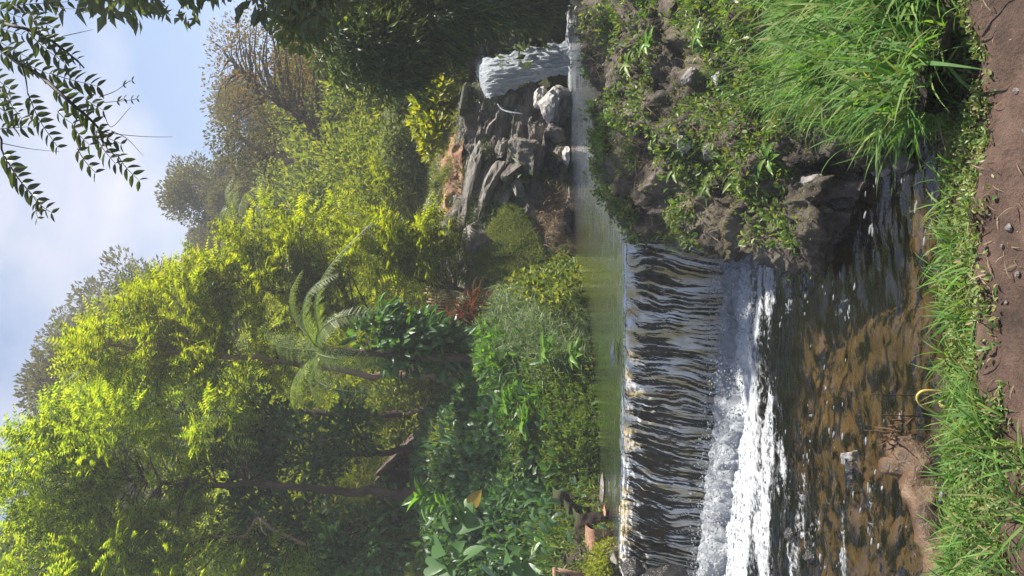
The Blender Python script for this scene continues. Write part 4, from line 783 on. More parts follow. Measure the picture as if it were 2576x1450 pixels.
under(mt, obj('earth', mesh_np('earth', mh, gridfaces(90, 60), M['soil'])))
under(mt, cover('moss', None, None, mh, 24000, T_long, (0.04, 0.11), 'mossleaf', None, 0.7, 0.0, 0.6, seed=20, lift=0.03))
under(mt, cover('grass', None, None, mh, 9000, blade(0.03, 4, 1.0), (0.08, 0.2), 'grassdk', None, 0.7, -0.1, 0.6, seed=21, kind='stuff'))
# plants on the cliff
cover('cliff_plants', 'small ferns and creepers clinging to the rock cliff', 'plants', G_cliff, 13000, T_long, (0.05, 0.14), 'darkleaf', lambda P: (pix(P)[1] > 180) * (pix(P)[1] < 720) * sstep(0.0, 0.4, fbm(P * 0.8 + 70, 3)), 0.6, 0.0, 0.7, seed=22, lift=0.08)
cover('cliff_top_grass', 'sunlit dry grass along the top of the rock cliff', 'grass', G_cliff, 6000, blade(0.03, 4, 0.8), (0.1, 0.3), 'lime', lambda P: patch(1120, 420, 26, 90)(P) + 0.4 * patch(1150, 320, 20, 70)(P), 0.4, 0.8, 0.5, seed=23, clump=0.08)
cover('waterline_stems', 'dry hanging stems at the foot of the cliff above the water', 'dry stems', G_cliff, 5200, blade(0.03, 4, 0.8), (0.12, 0.4), 'drygrass', lambda P: patch(1400, 590, 45, 110)(P), 0.5, -0.4, 0.5, seed=24, lift=0.1)

# ---------------------------------------------------------------- trees
def in_ell(rg, n, shell=0.55):
    d = unit(rg.normal(size=(n, 3))); return d * (shell + (1 - shell) * rg.random((n, 1)) ** 0.5)
def px_r(ru, rv, y, ry=None): s = y / F; return np.array([rv * s, ry if ry else (ru + rv) / 2 * s, ru * s])
def tree(name, label, trunk, r0, blobs, tmpl, per, clr, size, mat, bark='bark', seed=0, group=None, cat='tree', r1=0.03, out=0.5, upw=0.15, droop=0.0, flat=0.6, brk=0.35, twigs=True, root=None, base=None, nup=0.8):
    rg = np.random.default_rng(seed + 900); trunk = np.asarray(trunk, float)
    b = trunk[0] if base is None else np.asarray(base)
    t = thing(name, tuple(b), label, cat, group)
    tn = max(16, len(trunk) * 6); tp = catmull(trunk, tn)
    tp[1:-1] += 0.35 * r0 * rg.normal(size=(tn - 2, 3)) * [1, 1, 0.2]
    rad = r0 + (r1 - r0) * np.linspace(0, 1, tn) ** 0.8; rad[:2] *= [1.35, 1.12]
    tubes = [tube(tp, rad, 9)]
    cs_, bc = [], []
    for c, rr_, k in blobs:
        q = in_ell(rg, k) * np.asarray(rr_) + np.asarray(c); cs_.append(q); bc.append(np.repeat([c], k, 0))
    cs_ = np.concatenate(cs_); bc = np.concatenate(bc)
    if twigs:
        for c in cs_:
            ok = tp[:, 2] < c[2] - 0.12 * np.hypot(*(tp[:, :2] - c[:2]).T)
            d = np.linalg.norm(tp - c, axis=1) + (~ok) * 6; i = int(np.argmin(d + rg.random(tn) * 0.6))
            i = max(i, tn // 5); p = tp[i]; mid = (p + c) / 2 + rg.normal(0, 1, 3) * 0.07 * np.linalg.norm(c - p) + np.array([0, 0, 0.06 * np.linalg.norm(c - p)])
            rb = max(0.008, min(rad[i] * brk, 0.03 * np.linalg.norm(c - p) ** 0.7)); tubes.append(tube([p, mid, c], [rb, rb * .65, rb * .2], 5, 7))
    under(t, obj('trunk', tubemesh('trunk', tubes, M[bark])))
    n = len(cs_) * per
    C = np.repeat(cs_, per, 0); B = np.repeat(bc, per, 0)
    off = rg.normal(size=(n, 3)); off *= np.minimum(1, 1.55 / (np.linalg.norm(off, axis=1, keepdims=True) + 1e-6)); off = off * clr * np.array([1, 1, flat]); pos = C + off
    d = unit(unit(off) * 0.6 + unit(C - B) * out + np.array([0, 0, upw - droop]) + rg.normal(size=(n, 3)) * 0.45)
    up = unit(np.array([0, 0, nup]) + rg.normal(size=(n, 3)) * 0.55)
    v, f = inst(tmpl[0], tmpl[1], pos, frames(d, up), rg.uniform(size[0], size[1], n))
    under(t, obj('crown', mesh_np('crown', v, f, M[mat], smooth=False)))
    return t
def dup(root, loc, rz=0.0, s=1.0, label=None, group=None):
    r = root.copy(); col.objects.link(r); r.location = loc; r.rotation_euler = (0, 0, rz); r.scale = (s, s, s * random.uniform(0.92, 1.1))
    if label: r['label'] = label
    if group: r['group'] = group
    for ch in list(root.children):
        c = ch.copy(); col.objects.link(c); c.parent = r; c.matrix_parent_inverse = ch.matrix_parent_inverse.copy()
    return r
def bl(u, v, y, ru, rv, k, ry=None): return (W(u, v, y), px_r(ru, rv, y, ry), k)
T_fr = feather(8, 0.19, 0.16, 0.085)
G_ = 'bright feathery trees on the left bank'
tree('feathery_tree', 'tall bright yellow green feathery tree with a straight trunk in mid picture', [W(1225, 949, 17.5), W(1080, 944, 17.5), W(940, 938, 17.5), W(650, 908, 17.6), (W(400, 880, 17.8)), W(260, 860, 18)], 0.13,
     [bl(330, 880, 18, 130, 80, 26), bl(450, 800, 18.2, 130, 110, 34), bl(610, 900, 17.9, 150, 70, 26), bl(250, 880, 18, 50, 50, 8)], T_fr, 26, 0.24, (0.30, 0.62), 'mimosa', 'palebark', 1, G_, flat=0.38, nup=1.5, out=0.8, upw=0.05)
tree('feathery_tree', 'leaning bright feathery tree right of the straight trunk, glowing in the sun', [W(1190, 845, 19.2), W(1021, 809, 19.2), W(863, 779, 19.2), W(720, 740, 19.3), W(560, 700, 19.5)], 0.12,
     [bl(560, 720, 19.6, 90, 80, 18), bl(690, 690, 19.4, 130, 120, 40), bl(790, 620, 19.2, 100, 80, 24), bl(650, 590, 19.4, 70, 50, 10), bl(820, 780, 19, 80, 60, 12), bl(480, 770, 19.6, 70, 80, 14)], T_fr, 26, 0.24, (0.30, 0.62), 'mimosa', 'bark', 2, G_, flat=0.38, nup=1.5, out=0.8, upw=0.05)
tree('feathery_tree', 'low bright feathery sapling spreading over the left end of the cliff', [W(1195, 735, 18.6), W(1100, 720, 18.5), W(1028, 690, 18.4), W(960, 640, 18.3)], 0.06,
     [bl(1040, 625, 18.1, 60, 70, 16), bl(960, 640, 18.2, 70, 60, 14), bl(1100, 590, 17.9, 40, 35, 6), bl(905, 585, 18.2, 40, 40, 6), bl(1120, 665, 18.0, 36, 26, 5)], T_fr, 26, 0.24, (0.30, 0.62), 'mimosa', 'bark', 3, G_, flat=0.38, nup=1.5, out=0.8, upw=0.05)
tree('feathery_tree', 'tall feathery tree with a dark straight trunk on the left', [W(1080, 1244, 16.4), W(900, 1238, 16.4), W(690, 1224, 16.4), W(440, 1210, 16.4), W(230, 1195, 16.5), W(60, 1180, 16.6)], 0.115,
     [bl(130, 1190, 16.6, 130, 110, 34), bl(300, 1110, 16.7, 110, 100, 26), bl(380, 1290, 16.4, 130, 90, 26), bl(530, 1080, 16.6, 70, 60, 10), bl(120, 1090, 16.8, 60, 50, 10)], T_fr, 26, 0.24, (0.30, 0.62), 'mimosa2', 'bark', 4, G_, flat=0.38, nup=1.5, out=0.8, upw=0.05)
tree('feathery_tree', 'feathery tree at the far left edge with a dark forked trunk', [W(1060, 1395, 17), W(880, 1370, 16.8), W(700, 1345, 16.5), W(560, 1345, 16.4), W(380, 1390, 16.2), W(150, 1400, 16)], 0.11,
     [bl(90, 1390, 16, 120, 90, 26), bl(300, 1400, 15.8, 120, 80, 26), bl(520, 1420, 15.8, 100, 60, 14), bl(680, 1440, 15.8, 70, 50, 8)], T_fr, 26, 0.24, (0.30, 0.62), 'mimosa2', 'bark', 5, G_, flat=0.38, nup=1.5, out=0.8, upw=0.05)
tree('feathery_tree', 'feathery tree with orange tinged tips behind the two tall trunks', [W(1080, 1040, 22), W(800, 1040, 22), W(500, 1040, 22), W(260, 1030, 22)], 0.12,
     [bl(250, 1010, 22, 90, 60, 18), bl(380, 1010, 22, 120, 80, 26), bl(560, 1000, 22, 110, 70, 18)], T_fe2, 40, 0.34, (0.35, 0.65), 'mimosa2', 'bark', 6, G_, flat=0.4, nup=1.5, out=0.8)
tree('glossy_tree', 'dark glossy leaved tree between the two tall trunks', [W(1075, 1120, 18.2), W(950, 1140, 18.1), W(800, 1150, 18), W(650, 1190, 17.8)], 0.10,
     [bl(590, 1190, 17.4, 120, 70, 22), bl(760, 1130, 17.6, 110, 80, 24), bl(880, 1070, 17.8, 60, 60, 8), bl(690, 1060, 17.8, 60, 50, 8)], T_ov, 52, 0.30, (0.12, 0.24), 'glossy', 'bark', 7, cat='tree')
tree('glossy_tree', 'dark glossy leaved tree left of the dark trunk, reaching down to the slope', [W(1075, 1300, 17.6), W(960, 1310, 17.5), W(800, 1340, 17.2), W(700, 1370, 17)], 0.09,
     [bl(760, 1350, 16.8, 110, 80, 22), bl(900, 1390, 16.4, 90, 70, 18), bl(650, 1300, 17, 70, 60, 10), bl(980, 1320, 17, 50, 60, 8)], T_ov, 52, 0.30, (0.12, 0.24), 'glossy', 'bark', 8, cat='tree')
tree('dark_shrub', 'dark shrub with large glossy leaves below the tree fern', [W(1215, 870, 16.0), W(1100, 868, 16.0), W(960, 860, 16)], 0.05,
     [bl(960, 850, 15.9, 70, 45, 12), bl(1060, 870, 15.8, 80, 45, 14), bl(1140, 885, 15.8, 40, 40, 6)], ovate(0.42, 0.1, 0.35), 46, 0.24, (0.18, 0.34), 'glossy', 'bark', 9, cat='shrub', droop=0.45)
tree('red_shrub', 'dark red leaved shrub at the top of the left bank', [W(1245, 800, 16.4), W(1200, 795, 16.4), W(1160, 790, 16.4)], 0.04,
     [bl(1195, 795, 16.3, 38, 36, 8), bl(1150, 830, 16.5, 26, 26, 4)], ovate(0.14, 0.08, 0.5), 46, 0.18, (0.18, 0.36), 'redleaf', 'wood', 10, cat='shrub', droop=0.2)
tree('sunlit_shrub', 'bright shrub on the ledge above the waterfall, sun yellow put into its leaf colour', [W(1165, 310, 22), W(1120, 300, 22), W(1090, 280, 22)], 0.06,
     [bl(1095, 260, 21.8, 42, 46, 14), bl(1105, 350, 21.6, 36, 44, 12), bl(1072, 300, 22, 30, 60, 10)], T_ov, 70, 0.24, (0.12, 0.24), 'lime', 'bark', 11, cat='shrub')  # yellow sun on this shrub is put into its leaf colour
tree('weeping_tree', 'dark weeping tree overhanging the waterfall on the right', [W(1400, -90, 18.2), W(1200, -60, 18.2), W(1000, 0, 18), W(850, 60, 17.8), W(780, 90, 17.8)], 0.22,
     [bl(870, 90, 17.4, 90, 110, 26), bl(1000, 130, 17.2, 120, 90, 30), bl(1110, 40, 17.2, 120, 90, 34), bl(1250, 0, 17.6, 120, 80, 30), bl(1360, -20, 18, 50, 80, 18), bl(980, -40, 17.4, 140, 100, 20), bl(1200, -80, 17.6, 150, 100, 20), bl(1000, 195, 17.2, 60, 24, 8)], T_long, 110, 0.27, (0.14, 0.32), 'darkleaf', 'bark', 12, droop=0.75, upw=0)
tree('leafy_tree', 'green leafy bough hanging in from the right over the hazy hill', [W(1250, -330, 15.5), W(1000, -260, 15.2), W(860, -140, 15), W(760, -20, 14.8), W(735, 30, 14.7)], 0.16,
     [bl(745, 35, 14.6, 55, 48, 16), bl(810, -20, 14.8, 80, 60, 20), bl(700, -80, 14.8, 70, 70, 16), bl(900, -120, 15, 90, 80, 16)], T_ov, 60, 0.28, (0.10, 0.2), 'bush', 'bark', 13)
# ---- right bank wood just beyond the frame: it keeps the valley in shade
tall = tree('forest_tree', 'tall dense tree of the wood along the right bank', [(0, 0, 0), (0.1, 0, 3), (-0.1, 0.1, 6), (0, 0, 9.5)], 0.26,
     [((-0.4, 0, 9.0), (2.9, 2.9, 2.4), 46), ((0.3, 0, 11.6), (2.2, 2.2, 1.6), 24), ((-0.3, 0.2, 5.6), (2.7, 2.7, 1.8), 28)], T_leaf, 120, 0.62, (0.22, 0.42), 'darkleaf', 'bark', 14, 'tall trees of the wood along the right bank', base=(0, 0, 0))
spots = [(7.9, 12.6, 0.3, 0.95)]
for i, (x, y, z, s) in enumerate(spots):
    if i == 0: tall.location = (x, y, z - 0.3); tall.scale = (s,) * 3
    else: dup(tall, (x, y, z - 0.3), i * 1.3, s)
# ---- hazy hill trees
def gz_(x, y): return float(hill_z(np.array(x), np.array(y))) - 0.4
def place(root, u, v, y, rz, H, label, group, first=False, drop=0.0):
    p = W(u, v, y); z = gz_(p[0], y) - drop; s = max(0.35, (p[2] - z) / H)
    if first: root.location = (p[0], y, z); root.rotation_euler[2] = rz; root.scale = (s,) * 3; root['label'] = label; root['group'] = group; return root
    return dup(root, (p[0], y, z), rz, s, label, group)
HG = 'hazy trees on the hill'
euc = tree('hill_tree', 'x', [(0, 0, 0), (0.2, 0, 4), (0, 0.2, 8), (0.1, 0, 13)], 0.25, [((0, 0, 10.5), (3.4, 3.4, 2.8), 60), ((1.2, 0, 13.3), (2.3, 2.3, 1.7), 30), ((-1.6, 0.4, 7.5), (2.6, 2.6, 1.8), 34), ((1.8, -.5, 6.6), (2.2, 2.2, 1.5), 22)], T_leaf, 280, 0.55, (0.13, 0.27), 'haze1', 'greybark', 15, HG, base=(0, 0, 0))
euc2 = tree('hill_tree', 'x', [(0, 0, 0), (-0.3, 0, 4), (0.3, 0.2, 9), (0.5, 0, 15)], 0.22, [((0.5, 0, 14.5), (2.2, 2.2, 2.4), 20), ((-1.3, 0, 11.5), (2.0, 2.0, 1.5), 14), ((1.9, 0.4, 9.6), (2.0, 2.0, 1.3), 12), ((-1.2, 0, 7.4), (1.8, 1.8, 1.2), 10), ((0.9, 0, 6), (1.6, 1.6, 1), 8)], T_leaf, 380, 0.50, (0.12, 0.25), 'haze1', 'greybark', 16, HG, base=(0, 0, 0))
place(euc, 415, 560, 52, 0.4, 15.2, 'broad hazy grey green tree standing highest on the hill skyline', HG, True)
place(euc, 430, 640, 56, 2.0, 15.2, 'hazy tree left of the broad skyline tree, behind the feathery crown', HG)
place(euc, 490, 480, 50, 3.1, 15.2, 'hazy tree right of the broad skyline tree', HG)
place(euc2, 530, 400, 54, 1.0, 17, 'slender hazy tree on the skyline above the pale bare trunks', HG, True)
place(euc, 560, 320, 56, 0.2, 15.2, 'rounded hazy tree on the skyline behind the bare tree', HG)
place(euc, 650, 190, 58, 1.2, 15.2, 'hazy tree behind the rusty crown at the right of the hill', HG)
place(euc2, 700, 90, 60, 4.2, 17, 'small hazy tree low at the right end of the skyline', HG)
place(euc, 730, 0, 62, 5.0, 15.2, 'hazy tree half hidden behind the leafy bough', HG)
place(euc2, 295, 745, 46, 2.2, 17, 'small hazy treetop peeping over the feathery crown', HG)
place(euc, 120, 850, 62, 3.2, 15.2, 'tall hazy tree on the left skyline, right one of the pair', HG)
place(euc2, 5, 950, 60, 0.7, 17, 'tall hazy tree on the left skyline, left one of the pair', HG)
place(euc, 40, 1080, 42, 1.1, 15.2, 'hazy tree behind the tall dark trunk', HG)
place(euc, 60, 1250, 40, 4.4, 15.2, 'hazy tree behind the far left feathery crowns', HG)
place(euc, 30, 1420, 38, 5.4, 15.2, 'hazy tree at the far left edge behind the feathery tree', HG)
mids = tree('hill_bush', 'x', [(0, 0, 0), (0.1, 0, 1.2), (0, 0, 2.6)], 0.10, [((0, 0, 2.4), (1.9, 1.9, 1.5), 34), ((0.9, 0, 1.2), (1.3, 1.3, 0.8), 12), ((-1, 0.2, 1.3), (1.3, 1.3, 0.8), 12)], T_leaf, 120, 0.42, (0.13, 0.26), 'bush', 'bark', 17, 'bushes on the slope', base=(0, 0, 0))
midl = tree('hill_bush', 'x', [(0, 0, 0), (0.1, 0, 1.2), (0, 0, 2.6)], 0.10, [((0, 0, 2.4), (1.9, 1.9, 1.5), 34), ((0.9, 0, 1.2), (1.3, 1.3, 0.8), 12), ((-1, 0.2, 1.3), (1.3, 1.3, 0.8), 12)], T_fe2, 44, 0.36, (0.3, 0.55), 'mimosa', 'bark', 18, 'bushes on the slope', base=(0, 0, 0))
bush_spots = [(830, 520, 29, 1.3, 0), (930, 430, 27, 1.0, 0), (760, 560, 34, 1.6, 0), (960, 520, 26, 1.1, 0), (900, 340, 33, 1.1, 0), (1000, 380, 27, 0.9, 0), (950, 260, 29, 1.0, 0), (800, 250, 38, 1.6, 0),
              (760, 420, 38, 1.7, 0), (680, 520, 42, 1.8, 0), (1020, 470, 25, 0.8, 1), (940, 620, 25, 1.1, 1), (1000, 760, 24, 1.0, 1), (900, 840, 26, 1.3, 1), (800, 960, 27, 1.5, 1), (950, 960, 24, 1.0, 1),
              (700, 1080, 28, 1.7, 1), (860, 1180, 25, 1.3, 1), (900, 1300, 24, 1.2, 1), (700, 1330, 27, 1.6, 0), (950, 1430, 22, 1.1, 0), (600, 1240, 30, 1.9, 1), (820, 1420, 24, 1.4, 1), (560, 1400, 32, 2.0, 1),
              (560, 1000, 34, 2.0, 1), (1000, 1050, 23, 0.8, 0), (700, 860, 32, 1.8, 1), (640, 330, 44, 1.8, 0), (620, 640, 44, 2.0, 0), (1000, 150, 26, 1.2, 0), (880, 130, 34, 1.5, 0), (480, 1120, 36, 2.2, 0), (400, 1300, 36, 2.2, 1)]
names_r = ['a hazy', 'a sunlit', 'a leafy', 'a small']
where = ['below the bare tree', 'above the sunlit terrace', 'between skyline trees and feathery crown', 'right of the feathery sapling', 'under the rusty crown', 'above the sun-yellow shrub', 'left of the weeping tree', 'behind the rusty crown',
         'at the foot of the pale trunks', 'under the broad skyline tree', 'beside the wooden rail', 'behind the feathery sapling', 'behind the pole fence', 'behind the leaning feathery tree', 'behind the straight pale trunk', 'between tree fern and hut',
         'behind the glossy tree', 'right above the hut roof', 'left above the hut roof', 'behind the dark glossy trees', 'above the sunlit grass rim', 'between the two tall trunks', 'left of the hut behind the slope', 'high behind the far left tree',
         'high behind the straight pale trunk', 'right of the hut beside the path', 'seen through the leaning tree', 'on the hill behind the bare tree', 'on the hill behind the leaning tree', 'above the waterfall', 'behind the leafy bough', 'on the slope behind the dark trunk', 'on the slope far left']
fs_, fl_ = True, True
for i, (u, v, y, s, k) in enumerate(bush_spots):
    r_ = midl if k else mids; lab = ('bright feathery bush ' if k else 'rounded green bush ') + where[i]
    p = W(u, v, y); hz = gz_(p[0], y); z = max(hz, p[2] - 2.4 * s) if y < 31 else max(hz, p[2] - 2.6 * s)
    z = min(z, hz + 3.0)
    if k and fl_: fl_ = False; o = r_; o.location = (p[0], y, z); o.scale = (s,) * 3; o['label'] = lab
    elif not k and fs_: fs_ = False; o = r_; o.location = (p[0], y, z); o.scale = (s,) * 3; o['label'] = lab
    else: dup(r_, (p[0], y, z), i * 0.9, s, lab)
# bare rust-tinged tree and the pale trunks on the hill
tree('bare_tree', 'nearly bare tree with rusty leaves and long dark limbs on the hill', [W(930, 460, 31), W(860, 410, 31), W(790, 320, 31), W(720, 265, 31), W(640, 215, 31), W(575, 150, 31)], 0.36,
     [bl(590, 150, 31, 60, 75, 24), bl(650, 90, 31, 80, 60, 20), bl(690, 230, 30.5, 80, 80, 26), bl(760, 160, 31, 80, 70, 22), bl(590, 270, 31, 50, 60, 16), bl(770, 280, 30.5, 60, 70, 16), bl(830, 350, 30.7, 50, 60, 12)], T_leaf, 44, 0.5, (0.09, 0.2), 'rusty', 'greybark', 30, r1=0.06, brk=1.0)
tree('pale_trunk_tree', 'slim tree with two pale reddish trunks below the skyline', [W(900, 445, 30), W(860, 435, 30), W(760, 415, 30), W(680, 385, 30), W(600, 345, 30)], 0.26,
     [bl(590, 350, 30, 50, 60, 14), bl(690, 340, 30.5, 60, 40, 10), bl(650, 430, 30, 50, 40, 8)], T_leaf, 90, 0.4, (0.09, 0.18), 'haze1', 'palebark', 31, r1=0.05)
tree('orange_bush', 'sparse bush with orange tinged leaves right of the bare tree', [W(980, 200, 33), W(900, 180, 33), W(850, 170, 33)], 0.08,
     [bl(850, 165, 33, 70, 50, 20), bl(780, 150, 33.5, 50, 50, 12)], T_leaf, 70, 0.5, (0.16, 0.3), 'rusty', 'greybark', 32, cat='bush')
tree('pale_bush', 'pale dusty leaved bush left of the sun-yellow shrub', [W(1100, 400, 24), W(1040, 380, 24)], 0.05, [bl(1010, 375, 24, 50, 50, 16)], T_leaf, 80, 0.3, (0.12, 0.22), 'treefern', 'greybark', 33, cat='bush')
# hillside undergrowth, a mass nobody could count
cover('undergrowth', 'mass of hazy undergrowth covering the hillside between the trees', 'undergrowth', G_hill, 60000, T_leaf, (0.18, 0.42), 'darkleaf',
      lambda P: (P[..., 1] > 19.5) * (P[..., 1] < 75) * (np.abs(P[..., 0]) < 0.55 * P[..., 1] + 6) / (P[..., 1] / 30) ** 0.8 * sstep(-0.5, 0.2, fbm(P * 0.3, 3)), 0.4, 0.5, 0.7, seed=40, clump=0.35, lift=1.3, clumpn=24)
# ---------------------------------------------------------------- dead branch, tree fern, ferns, large-leaved plants
obj('dead_branch', tubemesh('dead_branch', [tube([W(770, 1372, 15.9), W(745, 1359, 15.9), W(690, 1334, 15.9), W(650, 1304, 15.9), W(630, 1330, 15.9), W(610, 1349, 15.9), W(540, 1349, 15.9)], [.03, .035, .035, .03, .025, .02, .012], 8, 40),
     tube([W(655, 1306, 15.2), W(660, 1335, 15.1), W(675, 1350, 15.1)], [.018, .012, .006], 6, 8)], M['palebark']), None, 'crooked orange brown dead branch among the dark leaves on the left', 'branch')
def frondmesh(name, pts, w, npin, mat, tmpl=feather(7, 0.16, 0.1, 0.10), sub=True, hang=0.35, seed=0):
    pts = catmull(np.asarray(pts, float), 30); L_ = np.linalg.norm(np.diff(pts, axis=0), axis=1).sum()
    t = np.linspace(0.12, 0.99, npin); i = np.clip((t * 29).astype(int), 0, 28); f_ = (t * 29 - i)[:, None]; p = pts[i] * (1 - f_) + pts[i + 1] * f_
    tg = unit(pts[np.minimum(i + 1, 29)] - pts[i]); side = unit(np.cross(tg, np.array([0.05, -0.15, 1]))); upv = np.cross(side, tg)
    ln = w * np.sin(np.pi * np.clip(0.15 + 0.83 * t, 0, 1)) ** 0.7
    parts = []
    rg = np.random.default_rng(seed)
    for s in (1, -1):
        d = unit(side * s + tg * 0.35 + np.array([0, 0, -hang]) + rg.normal(0, .08, p.shape)); parts.append(inst(tmpl[0], tmpl[1], p, frames(d, upv), ln))
    tv, tf = tube(pts, np.linspace(0.016, 0.003, 30) * (L_ / 2), 5); parts.append((tv, quads2tris(tf)))
    v, f = join(parts); return mesh_np(name, v, f, M[mat], smooth=False)
tfb = W(818, 884, 15.3)
tf = thing('tree_fern', tuple(W(1215, 905, 15.4)), 'large tree fern with long silvery arching fronds in mid picture', 'tree fern')
under(tf, obj('trunk', tubemesh('trunk', [tube([W(1215, 905, 15.4), W(1000, 893, 15.35), W(825, 884, 15.3)], [.08, .07, .08], 10, 20)], M['bark'])))
for k, fr_ in enumerate([[(800, 830, 15.1), (795, 750, 14.9), (830, 670, 14.7), (935, 560, 14.5)], [(795, 925, 15.1), (775, 960, 14.9), (800, 1010, 14.7), (860, 1050, 14.6)], [(780, 850, 15.5), (740, 800, 15.8), (730, 740, 16.0), (760, 680, 16.2)],
        [(790, 910, 15.0), (800, 960, 14.6), (880, 985, 14.3), (990, 985, 14.2)], [(800, 870, 14.9), (800, 840, 14.4), (850, 800, 14.0), (960, 780, 13.8)], [(780, 900, 15.6), (740, 950, 15.9), (730, 1010, 16.2), (770, 1080, 16.3)],
        [(775, 880, 15.5), (720, 875, 15.8), (680, 860, 16.2), (660, 830, 16.6)], [(800, 890, 14.9), (830, 900, 14.4), (900, 910, 14.1), (980, 915, 14.0)], [(785, 860, 15.0), (760, 800, 14.6), (780, 730, 14.3), (850, 690, 14.1)], [(785, 905, 15.4), (755, 945, 15.2), (745, 1000, 15.0), (790, 1040, 14.8)]]):
    under(tf, obj('frond', frondmesh('frond', [tfb] + [W(*q) for q in fr_], 0.29, 40, 'fern', seed=k)))
for k, (u, v, y, s, lab) in enumerate([(640, 570, 30, 1.6, 'silvery tree fern standing against the dark hazy hill'), (700, 520, 33, 1.2, 'thin tree fern right of the silvery one on the hill'), (1010, 262, 24.5, 0.9, 'small tree fern on the slope above the sun-yellow shrub')]):
    b = W(u, v, y); t_ = thing('tree_fern', (b[0], b[1], b[2] - 3 * s), lab, 'tree fern')
    under(t_, obj('trunk', tubemesh('trunk', [tube([b - [0, 0, 3 * s], b - [0, 0, 1.5 * s], b], [.1, .08, .08], 8, 10)], M['bark'])))
    for j in range(9):
        a = j * 0.7 + k; d = np.array([math.cos(a), math.sin(a), 0]); under(t_, obj('frond', frondmesh('frond', [b, b + (d * .45 + [0, 0, .45]) * s, b + (d * .95 + [0, 0, .5]) * s, b + (d * 1.4 + [0, 0, .2]) * s], 0.3 * s, 22, 'treefern', seed=j)))
def heart():
    V = [[0, 0, 0]]; out_ = [(-.30, .14), (-.34, .30), (-.15, .44), (.15, .46), (.45, .36), (.75, .18), (1.0, 0)]
    L_ = [[x, y, 0.16 * abs(y) - 0.20 * max(x, 0) ** 2] for x, y in out_]; Rr = [[x, -y, z] for x, y, z in L_[:-1]]
    mid = [[.3, 0, -.03], [.65, 0, -.11]]
    V = np.array(V + L_ + Rr + mid, float)          # 0 root, 1-7 left, 8-13 right, 14-15 mid
    Fc = [[0, 2, 1], [0, 3, 2], [0, 14, 4], [0, 4, 3], [14, 5, 4], [14, 15, 5], [15, 6, 5], [15, 7, 6]]
    rm = {1: 8, 2: 9, 3: 10, 4: 11, 5: 12, 6: 13, 7: 7, 0: 0, 14: 14, 15: 15}
    Fc += [[rm[a], rm[c], rm[b]] for a, b, c in Fc]; return V, np.array(Fc)
HT = heart(); ME_heart = {m: mesh_np('heart_leaf', HT[0], HT[1], M[m]) for m in ('taro', 'yellowleaf', 'bright')}
for m_e in ME_heart.values():
    pass
OVL = ovate(0.34, 0.14, 0.35); ME_ov = {m: mesh_np('long_leaf', OVL[0], OVL[1], M[m]) for m in ('bright', 'taro', 'herb', 'glossy')}
def leafplant(name, lab, base, leaves, meshes, cat='plant', group=None):
    t_ = thing(name, tuple(base), lab, cat, group)
    for (p, d, upv, s, m, ll) in leaves:
        p = np.asarray(p, float)
        q = base + (p - base) * 0.5 + np.array([0, 0, 0.12 * np.linalg.norm(p - base)])
        under(t_, obj('stem', tubemesh('stem', [tube([base, q, p], [.014 * s * 2, .012 * s * 2, .008 * s * 2], 5, 8)], M['herb'])))
        o = obj('leaf', meshes[m], t_, ll); Rm = frames(np.asarray(d, float)[None], np.asarray(upv, float)[None])[0]
        o.matrix_local = Matrix.Translation(Vector(p - np.asarray(base))) @ Matrix(Rm.tolist()).to_4x4() @ Matrix.Scale(s, 4)
    return t_
def tleaf(u, v, y, px, roll=0, m='taro', ll=None, down=0.7, side=0.0, face=0.6):
    r_ = math.sin(u * 12.9 + v * 7.3); return (W(u, v, y), (side + .4 * r_, -0.45 + .35 * math.sin(v * 3.1), -down * (.6 + .5 * r_)), (0.7 * math.sin(roll * 3 + r_), -face * (1 + .6 * math.sin(u)), 0.65), px * (.78 + .2 * math.sin(u * 5)) / F * y, m, ll)
leafplant('taro_plant', 'large heart leaved plant at the left edge of the slope, lower clump', W(1345, 1415, 12.5), [tleaf(1180, 1395, 12.2, 62, .3, side=.2), tleaf(1222, 1425, 12.2, 60, -.5, side=-.4), tleaf(1228, 1390, 12.3, 40, 1, 'taro'), tleaf(1272, 1398, 12.1, 50, .4, side=.5), tleaf(1296, 1420, 12.1, 56, -.8, 'taro', side=-.3), tleaf(1290, 1385, 12.2, 44, .2, side=.4),
     tleaf(1325, 1438, 12.0, 50, .6, 'taro'), tleaf(1348, 1422, 12.0, 44, -.3, 'taro', side=.5), tleaf(1255, 1440, 12.1, 46, .1), tleaf(1375, 1440, 11.9, 40, .3, 'taro', side=-.2)], ME_heart)
leafplant('taro_plant', 'large heart leaved plant at the left edge of the slope, upper clump', W(1190, 1400, 13.4), [tleaf(1095, 1370, 13.2, 74, .3, side=.3, down=.9), tleaf(1118, 1412, 13.1, 70, -.5, side=-.3), tleaf(1080, 1425, 13.2, 60, .2, side=.2), tleaf(1125, 1440, 13, 60, .8), tleaf(1145, 1385, 13.1, 40, -1, 'taro', side=.5)], ME_heart)
leafplant('taro_plant', 'grey green heart leaved plant with one hanging yellow leaf in mid slope', W(1215, 1290, 14.2), [tleaf(1118, 1300, 13.9, 84, .2, side=.2), tleaf(1150, 1278, 13.9, 60, -.5, side=-.3), tleaf(1160, 1318, 13.8, 76, .5, side=.3), tleaf(1180, 1262, 13.9, 44, .9, side=-.5), tleaf(1120, 1262, 14, 44, -.2), (W(1190, 1262, 13.8), (.8, -.3, -.5), (0.1, -1, .25), 38 / F * 13.8, 'yellowleaf', 'yellow dying leaf hanging down')], ME_heart)
rg2 = np.random.default_rng(5)
